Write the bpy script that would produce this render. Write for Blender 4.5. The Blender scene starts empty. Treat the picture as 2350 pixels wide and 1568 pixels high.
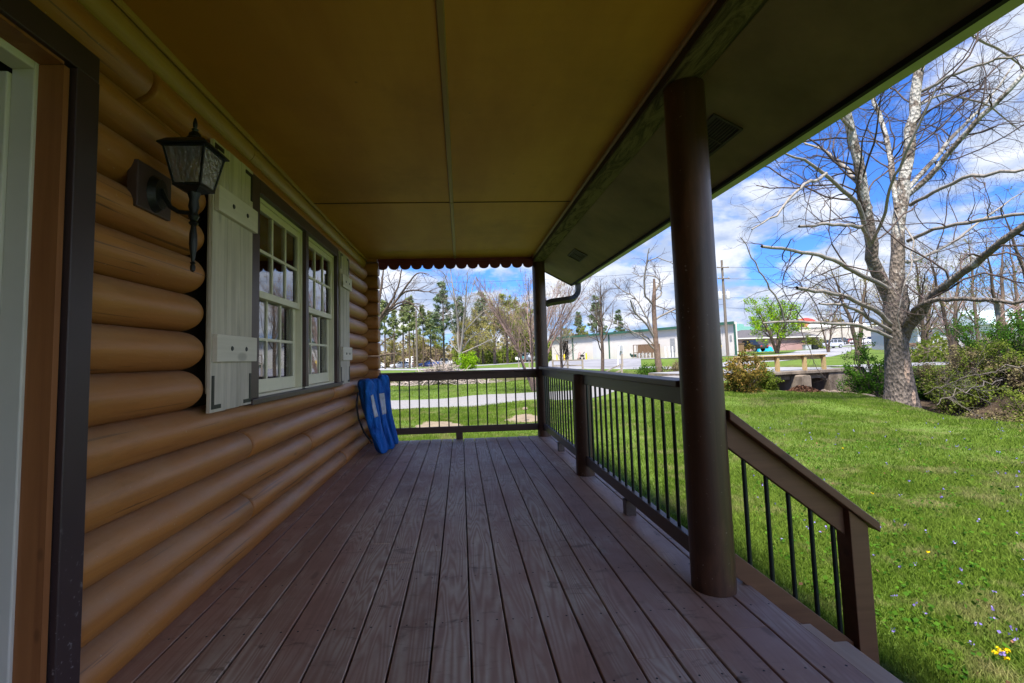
import bpy, math, random
import numpy as np
from mathutils import Vector, Matrix
R_ = math.radians
C = bpy.context.scene.collection
rng = np.random.default_rng(7)

# ------------------------------------------------------------------ camera
F, YAW, PITCH, ROLL, CZ = 1073.92, .0559280, .0728452, -.0278501, 1.08277
PX, PY, W, H = -59.29, -40.58, 2350., 1568.
cy_, sy_, cp_, sp_ = math.cos(YAW), math.sin(YAW), math.cos(PITCH), math.sin(PITCH)
fw = np.array([sy_*cp_, cy_*cp_, sp_]); rt = np.array([cy_, -sy_, 0.]); up = np.cross(rt, fw)
cr_, sr_ = math.cos(ROLL), math.sin(ROLL)
rt, up = rt*cr_+up*sr_, -rt*sr_+up*cr_
CAM = np.array([0, 0, CZ])
cam_d = bpy.data.cameras.new('camera'); cam = bpy.data.objects.new('camera', cam_d); C.objects.link(cam)
m = Matrix.Identity(4)
for i in range(3):
    m[i][0], m[i][1], m[i][2], m[i][3] = rt[i], up[i], -fw[i], CAM[i]
cam.matrix_world = m
cam_d.sensor_width = 36; cam_d.lens = F/W*36; cam_d.shift_x = -PX/W; cam_d.shift_y = PY/W
cam_d.clip_start = .05; cam_d.clip_end = 3000
bpy.context.scene.camera = cam

def at(x, y, d):
    """the world point seen at photograph coordinate (x, y) at depth d metres"""
    return CAM + d*(rt*((x-W/2-PX)/F) + up*(-(y-H/2-PY)/F) + fw)
HS = math.tan(ROLL)
def hory(x): return 820.17 + (x-1175)*(-.02786)

# ------------------------------------------------------------------ ground height
CP = []
for (px, py, d) in [(2060,915,14.6),(1700,893,15),(1860,904,17),(900,925,18),(1230,905,19),(1549,867,20),(1740,850,21.5),(1950,843,22.5),
        (2130,836,24),(2340,830,26),(1900,829,31),(2130,815,40),(1880,806,88),(1085,876,32),(1381,854.5,32),(1513,861,26),(1600,850,33),(1300,845,42),
        (1150,847,45),(1050,848,50),(900,851,48),(950,845,101),(1040,842,100),(850,848,101),(1300,828,72),(1560,822,61),(1690,816,56),(1850,799,91),
        (1720,808,80),(1905,799,100),(1930,790,120),(2250,804,60),(2400,800,60),(1180,836,75),(1110,834,90),(2200,786,120),(1300,815,150),(950,832,180),
        (2350,945,10.8),(2350,780,180),(1700,790,160)]:
    p = at(px, py, d); CP.append((p[0], p[1], p[2]))
CP += [(0,2.5,-.55),(2,2.5,-.55),(4,4,-.55),(7,5,-.55),(2,8,-.55),(-3,8,-.58),(5,10,-.52),(8,9,-.52),(3,13,-.5),(0,13,-.58),(8,13,-.45),(-6,14,-.62),(-8,3,-.55),
       (4,-3,-.55),(10,0,-.6),(0,-6,-.55),(0,-30,-.5),(0,-200,-.5),(-30,0,-.6),(-200,0,-.6),(-60,60,-.7),(-200,200,-1),(40,0,-.3),(200,0,1.5),(30,10,-.2)]
CP = np.array(CP)
def lp(x, y):
    r = np.sqrt(x*x+y*y)+1.0
    return np.stack([np.arctan2(x, y)*2.4, np.log(r)*1.7], -1)
CPL = lp(CP[:, 0], CP[:, 1])
creek_px = [(2900,8.5),(2500,10),(2330,12.6),(2180,15.6),(2050,17.9),(1960,19.2),(1880,19.6),(1805,19.4),(1778,20.6),(1768,23),(1740,27),(1600,30),(1450,31),(1300,33),(1150,34),(1000,34.5),(800,34),(500,33)]
creek = [at(px, hory(px), d)[:2] for px, d in creek_px]
creek2 = [at(px, hory(px), d)[:2] for px, d in [(1860, 20.5), (1930, 21.0), (1990, 20.8), (2035, 19.3)]]
def zg0(x, y):
    x = np.atleast_1d(np.asarray(x, float)); y = np.atleast_1d(np.asarray(y, float))
    q = lp(x, y); d2 = ((q[:, None, :]-CPL[None])**2).sum(-1)
    w = np.exp(-d2/.05)+1e-3*np.exp(-d2/.6)+1e-9
    return (w*CP[:, 2]).sum(1)/w.sum(1)
def seg_dist(x, y, line):
    best = np.full(len(x), 1e9)
    for a, b in zip(line[:-1], line[1:]):
        a = np.array(a); b = np.array(b); ab = b-a
        t = np.clip(((x-a[0])*ab[0]+(y-a[1])*ab[1])/(ab@ab), 0, 1)
        best = np.minimum(best, np.hypot(x-a[0]-t*ab[0], y-a[1]-t*ab[1]))
    return best
def zg(x, y):
    x = np.atleast_1d(np.asarray(x, float)); y = np.atleast_1d(np.asarray(y, float))
    out = np.concatenate([zg0(x[i:i+20000], y[i:i+20000]) for i in range(0, len(x), 20000)])
    d = seg_dist(x, y, creek)
    c = np.clip((2.75-d)/1.5, 0, 1); c = c*c*(3-2*c)
    e = np.clip((1.65-seg_dist(x, y, creek2))/.35, 0, 1)
    return out-1.15*np.maximum(c, e)
def gz(x, y): return float(zg(x, y)[0])
def g(px, d, dz=0):
    p = at(px, hory(px), d); return np.array([p[0], p[1], gz(p[0], p[1])+dz])

# ------------------------------------------------------------------ objects
def tag(o, label=None, cat=None, group=None, kind=None):
    if label: o['label'] = label
    if cat: o['category'] = cat
    if group: o['group'] = group
    if kind: o['kind'] = kind
    return o
def empty(name, loc=(0, 0, 0), rz=0, label=None, cat=None, group=None):
    o = bpy.data.objects.new(name, None); C.objects.link(o); o.location = loc; o.rotation_euler.z = rz
    return tag(o, label, cat, group)
def mk(name, v, f, mat, parent=None, smooth=False, bevel=0):
    me = bpy.data.meshes.new(name); me.from_pydata([tuple(map(float, p)) for p in v], [], f); me.materials.append(mat)
    if smooth: me.polygons.foreach_set('use_smooth', [True]*len(me.polygons))
    me.update(); o = bpy.data.objects.new(name, me); C.objects.link(o)
    if parent: o.parent = parent
    if bevel:
        b = o.modifiers.new('b', 'BEVEL'); b.width = bevel; b.segments = 2; b.limit_method = 'ANGLE'; b.harden_normals = False
    return o
def mk_np(name, V, Fa, mat, parent=None, smooth=False, col=None):
    """V (n,3), Fa (m,k) numpy"""
    me = bpy.data.meshes.new(name); n, k = len(V), Fa.shape[1]
    me.vertices.add(n); me.vertices.foreach_set('co', np.ascontiguousarray(V, dtype=np.float32).ravel())
    me.loops.add(Fa.size); me.loops.foreach_set('vertex_index', np.ascontiguousarray(Fa, dtype=np.int32).ravel())
    me.polygons.add(len(Fa)); me.polygons.foreach_set('loop_start', np.arange(0, Fa.size, k, dtype=np.int32))
    me.polygons.foreach_set('loop_total', np.full(len(Fa), k, dtype=np.int32))
    me.polygons.foreach_set('use_smooth', np.full(len(Fa), bool(smooth)))
    me.update(calc_edges=True)
    if col is not None:
        a = me.attributes.new('tone', 'FLOAT', 'POINT'); a.data.foreach_set('value', np.ascontiguousarray(col, dtype=np.float32))
    me.materials.append(mat)
    o = bpy.data.objects.new(name, me); C.objects.link(o)
    if parent: o.parent = parent
    return o
class MB:
    """collects shapes that become one mesh"""
    def __init__(s): s.v = []; s.f = []
    def add(s, v, f):
        n = len(s.v); s.v += [tuple(p) for p in v]; s.f += [[i+n for i in q] for q in f]; return s
    def box(s, x0, x1, y0, y1, z0, z1):
        return s.add([(x0,y0,z0),(x1,y0,z0),(x1,y1,z0),(x0,y1,z0),(x0,y0,z1),(x1,y0,z1),(x1,y1,z1),(x0,y1,z1)],
                     [[3,2,1,0],[4,5,6,7],[0,1,5,4],[1,2,6,5],[2,3,7,6],[3,0,4,7]])
    def tube(s, pts, rad, n=8, cap=True, sq=None):
        pts = [np.array(p, float) for p in pts]
        if not hasattr(rad, '__len__'): rad = [rad]*len(pts)
        V = []; pu = None
        for i, p in enumerate(pts):
            t = pts[min(i+1, len(pts)-1)]-pts[max(i-1, 0)]; t = t/(np.linalg.norm(t)+1e-12)
            if pu is None:
                a = np.array([0, 0, 1.]) if abs(t[2]) < .9 else np.array([0, 1., 0])
                pu = np.cross(a, t)
            u = pu-t*(pu@t); u /= np.linalg.norm(u); w = np.cross(t, u); pu = u
            for k in range(n):
                an = 2*math.pi*(k+.5)/n; V.append(p+rad[i]*(math.cos(an)*u+math.sin(an)*w*(sq or 1)))
        m_ = len(pts)
        Fc = [[i*n+k, i*n+(k+1) % n, (i+1)*n+(k+1) % n, (i+1)*n+k] for i in range(m_-1) for k in range(n)]
        if cap: Fc += [list(range(n))[::-1], [(m_-1)*n+k for k in range(n)]]
        return s.add(V, Fc)
    def lathe(s, c, prof, n=12, rot=0):
        """prof [(r,z)] about vertical axis at c"""
        V = [(c[0]+r*math.cos(2*math.pi*k/n+rot), c[1]+r*math.sin(2*math.pi*k/n+rot), c[2]+z) for r, z in prof for k in range(n)]
        m_ = len(prof); Fc = [[i*n+k, i*n+(k+1) % n, (i+1)*n+(k+1) % n, (i+1)*n+k] for i in range(m_-1) for k in range(n)]
        Fc += [list(range(n))[::-1], [(m_-1)*n+k for k in range(n)]]
        return s.add(V, Fc)
    def prism(s, poly, axis, a, b):
        """poly of 2-D points extruded along axis from a to b"""
        def P(u, w, t): return {0: (t, u, w), 1: (u, t, w), 2: (u, w, t)}[axis]
        n = len(poly); V = [P(u, w, a) for u, w in poly]+[P(u, w, b) for u, w in poly]
        return s.add(V, [list(range(n))[::-1], [n+k for k in range(n)]]+[[k, (k+1) % n, n+(k+1) % n, n+k] for k in range(n)])
    def obj(s, name, mat, parent=None, smooth=False, bevel=0):
        o = mk(name, s.v, s.f, mat, parent, smooth, bevel)
        import bmesh
        bm = bmesh.new(); bm.from_mesh(o.data); bmesh.ops.recalc_face_normals(bm, faces=bm.faces); bm.to_mesh(o.data); bm.free()
        if smooth and smooth != 'all':
            o.data.set_sharp_from_angle(angle=R_(40))
        return o
def BX(name, mat, parent, *b, bevel=0): return MB().box(*b).obj(name, mat, parent, bevel=bevel)
def copy_tree(o, parent=None):
    c = o.copy(); C.objects.link(c); c.parent = parent
    for k, v in (): pass
    for ch in list(o.children): copy_tree(ch, c)
    return c

# ------------------------------------------------------------------ materials
class NT:
    def __init__(s, name, world=False):
        if world: s.m = bpy.data.worlds.new(name)
        else: s.m = bpy.data.materials.new(name)
        s.m.use_nodes = True; s.t = s.m.node_tree; s.t.nodes.clear()
    def n(s, typ, *ins, _o=0, **kw):
        nd = s.t.nodes.new(typ)
        names = {}
        for k, v in kw.items():
            if hasattr(nd, k) and k not in ('color',): setattr(nd, k, v)
            else: names[k.replace('_', ' ')] = v
        for i, v in enumerate(ins):
            if v is not None: s.set(nd.inputs[i], v)
        for k, v in names.items():
            s.set(nd.inputs[k], v)
        s.last = nd
        return nd.outputs[_o] if len(nd.outputs) else None
    def set(s, inp, v):
        if isinstance(v, bpy.types.NodeSocket): s.t.links.new(v, inp)
        else:
            if inp.type == 'RGBA' and hasattr(v, '__len__') and len(v) == 3: v = (*v, 1)
            inp.default_value = v
    def math(s, op, a, b=None, c=None, clamp=False):
        nd = s.t.nodes.new('ShaderNodeMath'); nd.operation = op; nd.use_clamp = clamp
        for i, v in enumerate((a, b, c)):
            if v is not None: s.set(nd.inputs[i], v)
        return nd.outputs[0]
    def co(s, kind='Object'):
        nd = s.t.nodes.new('ShaderNodeTexCoord'); return nd.outputs[kind]
    def map(s, vec, scale=(1, 1, 1), loc=(0, 0, 0), rot=(0, 0, 0)):
        nd = s.t.nodes.new('ShaderNodeMapping'); s.set(nd.inputs[0], vec); nd.inputs[1].default_value = loc; nd.inputs[2].default_value = rot; nd.inputs[3].default_value = scale
        return nd.outputs[0]
    def noise(s, vec, scale=5, detail=4, rough=.55, dist=0):
        nd = s.t.nodes.new('ShaderNodeTexNoise')
        if vec is not None: s.set(nd.inputs['Vector'], vec)
        nd.inputs['Scale'].default_value = scale; nd.inputs['Detail'].default_value = detail; nd.inputs['Roughness'].default_value = rough; nd.inputs['Distortion'].default_value = dist
        return nd.outputs[0]
    def voro(s, vec, scale=5, feature='F1', out=0):
        nd = s.t.nodes.new('ShaderNodeTexVoronoi'); nd.feature = feature; s.set(nd.inputs['Vector'], vec); nd.inputs['Scale'].default_value = scale
        return nd.outputs[out]
    def ramp(s, fac, *stops):
        nd = s.t.nodes.new('ShaderNodeValToRGB'); s.set(nd.inputs[0], fac); e = nd.color_ramp.elements
        while len(e) < len(stops): e.new(.5)
        for i, (p, c) in enumerate(stops):
            e[i].position = p; e[i].color = (c, c, c, 1) if not hasattr(c, '__len__') else (*c, 1)
        return nd.outputs[0]
    def mix(s, f, a, b, mode='MIX'):
        nd = s.t.nodes.new('ShaderNodeMix'); nd.data_type = 'RGBA'; nd.blend_type = mode; nd.clamp_factor = True
        s.set(nd.inputs[0], f); s.set(nd.inputs[6], a); s.set(nd.inputs[7], b); return nd.outputs[2]
    def bump(s, h, strength=.3, dist=.01):
        nd = s.t.nodes.new('ShaderNodeBump'); nd.inputs['Strength'].default_value = strength; nd.inputs['Distance'].default_value = dist; s.set(nd.inputs['Height'], h); return nd.outputs[0]
    def out(s, col, rough=.6, normal=None, spec=.5, **kw):
        p = s.t.nodes.new('ShaderNodeBsdfPrincipled'); s.set(p.inputs['Base Color'], col); s.set(p.inputs['Roughness'], rough); s.set(p.inputs['Specular IOR Level'], spec)
        if normal is not None: s.set(p.inputs['Normal'], normal)
        for k, v in kw.items(): s.set(p.inputs[k.replace('_', ' ')], v)
        o = s.t.nodes.new('ShaderNodeOutputMaterial'); s.t.links.new(p.outputs[0], o.inputs[0]); s.p = p
        return s.m

def plain(name, c, rough=.6, var=.15, scale=8, spec=.4, bump=.1, bd=.004, **kw):
    """a paint, metal or cloth with slight unevenness"""
    n = NT(name); v = n.co(); a = n.noise(v, scale, 5, .6)
    col = n.mix(n.ramp(a, (.3, 0), (.7, 1)), tuple(x*(1-var) for x in c), tuple(min(1, x*(1+var)) for x in c))
    return n.out(col, rough, n.bump(n.noise(v, scale*6, 3), bump, bd), spec, **kw)
def wood(name, c1, c2, axis=1, rough=.6, grain=1., spec=.4, spots=None, bump=.25, kd=1., crack=0):
    n = NT(name); v = n.co(); sc = [26, 26, 26]; sc[axis] = 1.1
    g1 = n.noise(n.map(v, sc), 1, 6, .62, .6)
    g2 = n.noise(v, 2.2, 4, .6)
    kn_v = [5*kd]*3; kn_v[axis] = 2.2*kd
    kn = n.voro(n.map(v, kn_v), 1); kn = n.ramp(kn, (.0, 1), (.09, .8), (.14, 0))
    f = n.math('ADD', n.math('MULTIPLY', g1, grain), n.math('MULTIPLY', g2, .5))
    col = n.mix(n.ramp(f, (.45, 0), (1.0, 1)), c1, c2)
    col = n.mix(n.math('MULTIPLY', kn, .55), col, tuple(x*.35 for x in c1))
    if crack:
        cv = [16, 16, 16]; cv[axis] = .7; ck = n.ramp(n.noise(n.map(v, cv), 1, 3, .5, .4), (.27, 1), (.31, 0)); col = n.mix(n.math('MULTIPLY', ck, crack), col, (.008, .005, .004)); g1 = n.math('SUBTRACT', g1, ck)
        wz = n.noise(n.map(v, (3, 3, .8)), 2, 5, .65); col = n.mix(n.ramp(wz, (.55, 0), (.75, .6)), col, tuple(min(1, x*2.1) for x in c2))
    if spots:
        s_ = n.ramp(n.noise(v, 70, 2, .5), (.70, 0), (.76, 1))
        col = n.mix(n.math('MULTIPLY', s_, spots), col, (.5, .45, .4))
    return n.out(col, rough, n.bump(g1, bump, .004), spec)

M = {}
def mats():
    # log siding: orange-brown stain, satin
    n = NT('log_stain'); v = n.co()
    g1 = n.noise(n.map(v, (14, 1.0, 14)), 1, 6, .6, .8); g2 = n.noise(v, 1.7, 4, .6); g3 = n.noise(n.map(v, (3, .8, 9)), 1.5, 3)
    col = n.mix(n.ramp(g1, (.3, 0), (.75, 1)), (.29, .105, .022), (.42, .168, .038))
    col = n.mix(n.ramp(g2, (.4, 0), (.75, .5)), col, (.36, .17, .04))
    kn = n.ramp(n.voro(n.map(v, (4, 1.6, 5.5)), 1), (0, 1), (.05, .8), (.085, 0))
    col = n.mix(n.math('MULTIPLY', kn, .8), col, (.06, .024, .008))
    ck = n.ramp(n.noise(n.map(v, (3, .9, 60)), 1, 2, .5, .5), (.30, 1), (.33, 0))
    col = n.mix(n.math('MULTIPLY', ck, .75), col, (.07, .028, .010))
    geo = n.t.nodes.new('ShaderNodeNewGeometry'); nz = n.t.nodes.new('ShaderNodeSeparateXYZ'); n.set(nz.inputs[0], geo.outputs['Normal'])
    sky_sheen = n.math('MULTIPLY', n.ramp(nz.outputs[2], (.1, 0), (.95, 1)), n.ramp(n.noise(v, 3.5, 6, .7), (.3, .2), (.7, .75))); col = n.mix(sky_sheen, col, (.40, .27, .18))  # sky sheen painted as a paler tint on upward-facing log tops
    mot = n.noise(n.map(v, (5, 2, 8)), 1.5, 6, .7); col = n.mix(n.math('MULTIPLY', n.ramp(mot, (.55, 0), (.75, 1)), .5), col, (.17, .07, .015))
    sp = n.ramp(n.noise(v, 55, 2), (.72, 0), (.76, 1)); col = n.mix(n.math('MULTIPLY', sp, .35), col, (.5, .4, .28))
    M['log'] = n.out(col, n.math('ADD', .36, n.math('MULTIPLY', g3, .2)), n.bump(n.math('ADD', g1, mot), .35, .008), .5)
    M['log_dark'] = wood('log_end_stain', (.10, .045, .02), (.17, .08, .035), 0, .6)
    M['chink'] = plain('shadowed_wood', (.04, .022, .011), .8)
    # deck
    P = .146; n = NT('deck_stain'); v = n.co()
    tone = n.n('ShaderNodeAttribute', attribute_name='tone', _o=2)
    sep = n.n('ShaderNodeSeparateXYZ', v); sn = n.last; X, Y = sn.outputs[0], sn.outputs[1]
    off = n.n('ShaderNodeCombineXYZ', n.math('MULTIPLY', tone, 7.3), n.math('MULTIPLY', tone, 31.), 0.)
    vv = n.n('ShaderNodeVectorMath', v, off, operation='ADD')
    n1 = n.noise(n.map(vv, (6.5, .5, 1)), 1, 2.5, .45, .35)
    ring = n.math('MULTIPLY', n.math('ABSOLUTE', n.math('SUBTRACT', n.math('FRACT', n.math('MULTIPLY', n1, 24.)), .5)), 2.)
    fine = n.noise(n.map(vv, (70, 2.5, 1)), 1, 4, .6)
    wear_sheen = n.noise(n.map(v, (1.6, .6, 1)), 1.7, 5, .62)
    patch = n.noise(v, 6, 5, .62)
    ctr = n.ramp(n.math('ABSOLUTE', n.math('ADD', X, .05)), (0, 1), (.95, 0))       # worn centre strip, with its pale sheen painted into the colour
    wr = n.math('MULTIPLY', n.ramp(n.math('ADD', wear_sheen, n.math('MULTIPLY', ctr, .16)), (.48, 0), (.68, 1)), n.ramp(patch, (.3, .5), (.6, 1)))
    base = n.mix(tone, (0.300, 0.180, 0.120), (0.480, 0.285, 0.200))
    base = n.mix(n.math('MULTIPLY', n.ramp(patch, (.35, 0), (.65, 1)), .5), base, (0.341, 0.183, 0.118))
    base = n.mix(n.math('MULTIPLY', n.ramp(fine, (.35, 0), (.7, 1)), .25), base, (0.531, 0.313, 0.201))
    base = n.mix(n.math('MULTIPLY', n.ramp(ring, (.1, .35), (.6, 0)), n.ramp(n1, (.45, 0), (.55, 1))), base, (0.267, 0.146, 0.093))
    pale = n.mix(n.ramp(ring, (.1, .15), (.85, 1)), (0.418, 0.251, 0.167), (0.680, 0.600, 0.448))
    col = n.mix(n.math('MULTIPLY', wr, .8), base, pale)
    st = n.ramp(n.noise(n.map(vv, (7, 15, 1)), 1., 4, .65, .8), (.57, 0), (.67, 1)); st = n.math('MULTIPLY', st, n.ramp(n.noise(v, 1.9, 3), (.42, 0), (.6, 1)))
    col = n.mix(n.math('MULTIPLY', st, .75), col, (0.139, 0.088, 0.059))
    kn = n.ramp(n.voro(n.map(vv, (4.5, 1.4, 1)), 1), (0, 1), (.05, .8), (.085, 0)); col = n.mix(n.math('MULTIPLY', kn, .6), col, (0.152, 0.088, 0.056))
    # nail heads: two per board on every joist
    fx = n.math('FRACT', n.math('DIVIDE', n.math('ADD', X, .1345+P*40), P)); fx = n.math('ABSOLUTE', n.math('SUBTRACT', n.math('ABSOLUTE', n.math('SUBTRACT', fx, .5)), .27))
    fy = n.math('ABSOLUTE', n.math('SUBTRACT', n.math('FRACT', n.math('DIVIDE', n.math('ADD', Y, 40.), .406)), .5))
    dd = n.math('SQRT', n.math('ADD', n.math('POWER', n.math('MULTIPLY', fx, P), 2), n.math('POWER', n.math('MULTIPLY', fy, .406), 2)))
    nl = n.math('LESS_THAN', n.math('ADD', dd, n.math('MULTIPLY', n.noise(v, 60, 1), .004)), .0062)
    col = n.mix(nl, col, (.012, .01, .009))
    drop = n.ramp(n.noise(v, 9, 3, .7), (.78, 0), (.80, 1)); col = n.mix(n.math('MULTIPLY', drop, .7), col, (.42, .40, .38))
    M['deck'] = n.out(col, n.math('ADD', .44, n.math('MULTIPLY', patch, .25)), n.bump(n.math('ADD', fine, n.math('MULTIPLY', ring, .3)), .12, .002), .35)
    M['newdeck'] = wood('new_deck_wood', (.42, .26, .15), (.55, .37, .23), 1, .6)
    # ceiling plywood painted golden tan
    n = NT('ceiling_paint'); v = n.co(); a = n.noise(n.map(v, (1, .25, 1)), 1.6, 5, .6); b = n.noise(n.map(v, (2, 30, 1)), 1, 4, .6)
    col = n.mix(n.ramp(a, (.4, 0), (.62, 1)), (.47, .205, .020), (.59, .290, .036)); col = n.mix(n.math('MULTIPLY', b, .25), col, (.36, .18, .02))
    sp = n.ramp(n.voro(v, 4.5), (0, 1), (.05, 0)); col = n.mix(n.math('MULTIPLY', sp, .7), col, (.06, .035, .01)); bl = n.noise(v, .9, 6, .7); col = n.mix(n.ramp(bl, (.5, 0), (.72, .55)), col, (.30, .14, .015))
    M['ceil'] = n.out(col, .6, n.bump(n.noise(v, 120, 2), .15, .002), .35)
    M['batten'] = wood('golden_batten', (.24, .15, .045), (.34, .215, .07), 1, .5)
    M['crown'] = wood('golden_log', (.30, .17, .045), (.43, .26, .08), 1, .45)
    M['post'] = wood('dark_post_stain', (.036, .017, .010), (.075, .034, .019), 2, .40, spots=.3, bump=.3, crack=.8)
    M['postx'] = wood('dark_rail_stain_across', (.055, .028, .019), (.095, .052, .036), 0, .5, bump=.15)
    M['posty'] = wood('dark_rail_stain_along', (.065, .045, .038), (.11, .080, .068), 1, .42, bump=.15)
    M['stair'] = wood('brown_stair_stain', (.105, .042, .022), (.175, .078, .042), 0, .5, bump=.15)
    n = NT('weathered_beam'); v = n.co(); a = n.noise(n.map(v, (9, 2.2, 9)), 1.3, 7, .72, 1.2); b = n.noise(n.map(v, (30, 5, 30)), 1, 5, .7)
    col = n.mix(n.ramp(a, (.40, 0), (.56, 1)), (.022, .018, .010), (.20, .16, .080)); col = n.mix(n.math('MULTIPLY', b, .6), col, (.09, .06, .03)); M['beam'] = n.out(col, .85, n.bump(n.math('ADD', a, b), .9, .01), .3)
    M['soffit'] = plain('soffit_paint', (.19, .135, .075), .7, .3, 2.2, bump=.2)
    M['vent'] = plain('vent_metal', (.04, .03, .022), .6)
    M['gutter'] = plain('gutter_metal', (.34, .38, .24), .45, .2, 1.5)
    M['black'] = plain('black_gap', (.006, .005, .005), .9)
    M['downspout'] = plain('brown_downspout_metal', (.035, .03, .024), .4)
    M['scallop'] = plain('maroon_board_paint', (.15, .022, .05), .5)
    M['trim'] = plain('dark_brown_trim_paint', (.055, .032, .030), .42, .25, 6)
    # trim with spatters near the ground
    n = NT('door_trim_paint'); v = n.co(); z = n.n('ShaderNodeSeparateXYZ', v, _o=2)
    s_ = n.math('MULTIPLY', n.ramp(n.noise(v, 42, 3, .6), (.63, 0), (.68, 1)), n.ramp(z, (.1, 1), (.75, 0)))
    col = n.mix(n.math('MULTIPLY', s_, .6), n.mix(n.noise(v, 5), (.026, .014, .015), (.045, .026, .028)), (.3, .27, .27)); M['doortrim'] = n.out(col, .45)
    M['jamb'] = wood('orange_pine', (.20, .070, .022), (.32, .125, .042), 2, .55, kd=2.2)
    M['white'] = plain('white_paint', (.62, .60, .55), .45, .05, 4)
    M['sash'] = plain('cream_sash_paint', (.72, .68, .52), .45, .05, 6)
    M['shutter'] = wood('whitewashed_board', (.30, .265, .215), (.66, .585, .49), 2, .7, bump=.4)
    M['shutbat'] = wood('whitewashed_batten', (.56, .50, .42), (.70, .64, .55), 1, .65)
    M['metalblack'] = plain('black_metal', (.006, .008, .007), .42, .3, 20, bump=.3)
    M['bal'] = plain('green_black_baluster_metal', (.012, .018, .018), .32, .2)
    n = NT('blue_fabric'); v = n.co(); w = n.noise(n.map(v, (9, 9, 2.4)), 1.2, 5, .6, .8)
    M['blue'] = n.out(n.mix(n.ramp(w, (.3, 0), (.7, 1)), (.002, .055, .30), (.010, .17, .62)), .6, n.bump(w, 1., .06), .25)
    M['patch'] = plain('grey_fabric_patch', (.50, .52, .58), .7, .2, 20)
    M['strap'] = plain('black_webbing', (.01, .01, .012), .7)
    # glass
    n = NT('window_glass'); fr = n.n('ShaderNodeFresnel', IOR=1.75); gl = n.n('ShaderNodeBsdfGlossy', (.95, .97, 1), Roughness=.015, Normal=n.bump(n.noise(n.co(), 1.2, 1), .008, .02)); tr = n.n('ShaderNodeBsdfTransparent')
    mx = n.n('ShaderNodeMixShader', n.math('MULTIPLY', fr, 1.5, clamp=True), tr, gl); n.n('ShaderNodeOutputMaterial', mx); M['glass'] = n.m
    n = NT('pebbled_glass'); v = n.co(); vb = n.voro(v, 70, 'SMOOTH_F1')
    gl = n.n('ShaderNodeBsdfGlossy', (.8, .8, .8), Roughness=.38, Normal=n.bump(vb, .5, .006)); tr = n.n('ShaderNodeBsdfTranslucent', (.6, .58, .5)); tp = n.n('ShaderNodeBsdfTransparent', (.8, .8, .75))
    mx = n.n('ShaderNodeMixShader', .28, n.n('ShaderNodeMixShader', .12, tp, tr), gl); n.n('ShaderNodeOutputMaterial', mx); M['pebble'] = n.m
    M['candle'] = plain('amber_candle_sleeve', (.85, .50, .12), .5)
    n = NT('woven_blind'); v = n.co(); wv = n.n('ShaderNodeTexWave', v, wave_type='BANDS', bands_direction='Z', Scale=32., Distortion=1.5, Detail=3., _o=1)
    M['blind'] = n.out(n.mix(wv, (.05, .025, .012), (.17, .095, .05)), .8)
    M['curtain'] = plain('pale_curtain', (.16, .17, .14), .8)
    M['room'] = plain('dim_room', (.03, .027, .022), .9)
    M['roof'] = plain('roof_shingle', (.06, .055, .05), .9, .3, 12)
    M['found'] = plain('foundation_block', (.3, .28, .25), .9)
    # ground
    n = NT('lawn'); v = n.co()
    a = n.noise(v, .35, 5, .6); b = n.noise(v, 2.4, 5, .65); c = n.noise(v, 22, 3, .7); z_ = n.noise(v, .9, 3, .6)
    col = n.mix(n.ramp(a, (.35, 0), (.65, 1)), (.075, .120, .016), (.115, .175, .026))
    col = n.mix(n.math('MULTIPLY', n.ramp(b, (.55, 0), (.72, 1)), .45), col, (.20, .18, .07))
    col = n.mix(n.math('MULTIPLY', n.ramp(c, (.4, 0), (.7, 1)), .5), col, (.045, .085, .012))
    col = n.mix(n.math('MULTIPLY', n.ramp(z_, (.62, 0), (.74, 1)), .5), col, (.20, .15, .08))
    ck = n.n('ShaderNodeAttribute', attribute_name='tone', _o=2)
    col = n.mix(ck, col, n.mix(n.ramp(n.noise(v, 3, 5), (.3, 0), (.7, 1)), (.04, .028, .02), (.10, .072, .048)))
    M['lawn'] = n.out(col, .9, n.bump(c, .5, .04), .15)
    n = NT('grass_blade'); v = n.co(); tone = n.n('ShaderNodeAttribute', attribute_name='tone', _o=2)
    col = n.mix(tone, (.085, .152, .016), (.200, .285, .045)); col = n.mix(n.ramp(n.noise(v, 1.6, 4, .65), (.52, 0), (.66, .65)), col, (.36, .31, .15))
    df = n.n('ShaderNodeBsdfDiffuse', col); tl = n.n('ShaderNodeBsdfTranslucent', col); n.n('ShaderNodeOutputMaterial', n.n('ShaderNodeMixShader', .4, df, tl)); M['blade'] = n.m
    n = NT('gravel'); v = n.co(); a = n.voro(v, 16, out=0); b = n.noise(v, 1.2, 5); c = n.noise(v, 30, 3, .7)
    col = n.mix(a, (.17, .168, .17), (.30, .295, .295)); col = n.mix(n.ramp(b, (.5, 0), (.75, .5)), col, (.28, .25, .21)); col = n.mix(n.math('MULTIPLY', c, .5), col, (.15, .145, .145))
    M['gravel'] = n.out(col, .9, n.bump(a, .6, .03), .2)
    M['asphalt'] = plain('asphalt', (.20, .20, .215), .9, .25, .4, bump=.3)
    M['road'] = plain('old_asphalt', (.24, .24, .25), .9, .2, .8, bump=.3)
    M['soil'] = plain('bare_soil', (.21, .165, .11), .95, .25, 5, bump=.5, bd=.02)
    n = NT('creek_water'); v = n.co(); M['water'] = n.out((.035, .03, .022), .08, n.bump(n.noise(v, 6, 4), .3, .03), .6)
    n = NT('concrete'); v = n.co(); a = n.noise(n.map(v, (1, 1, .5)), 1.6, 6, .65); b = n.noise(v, 9, 4, .6)
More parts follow.
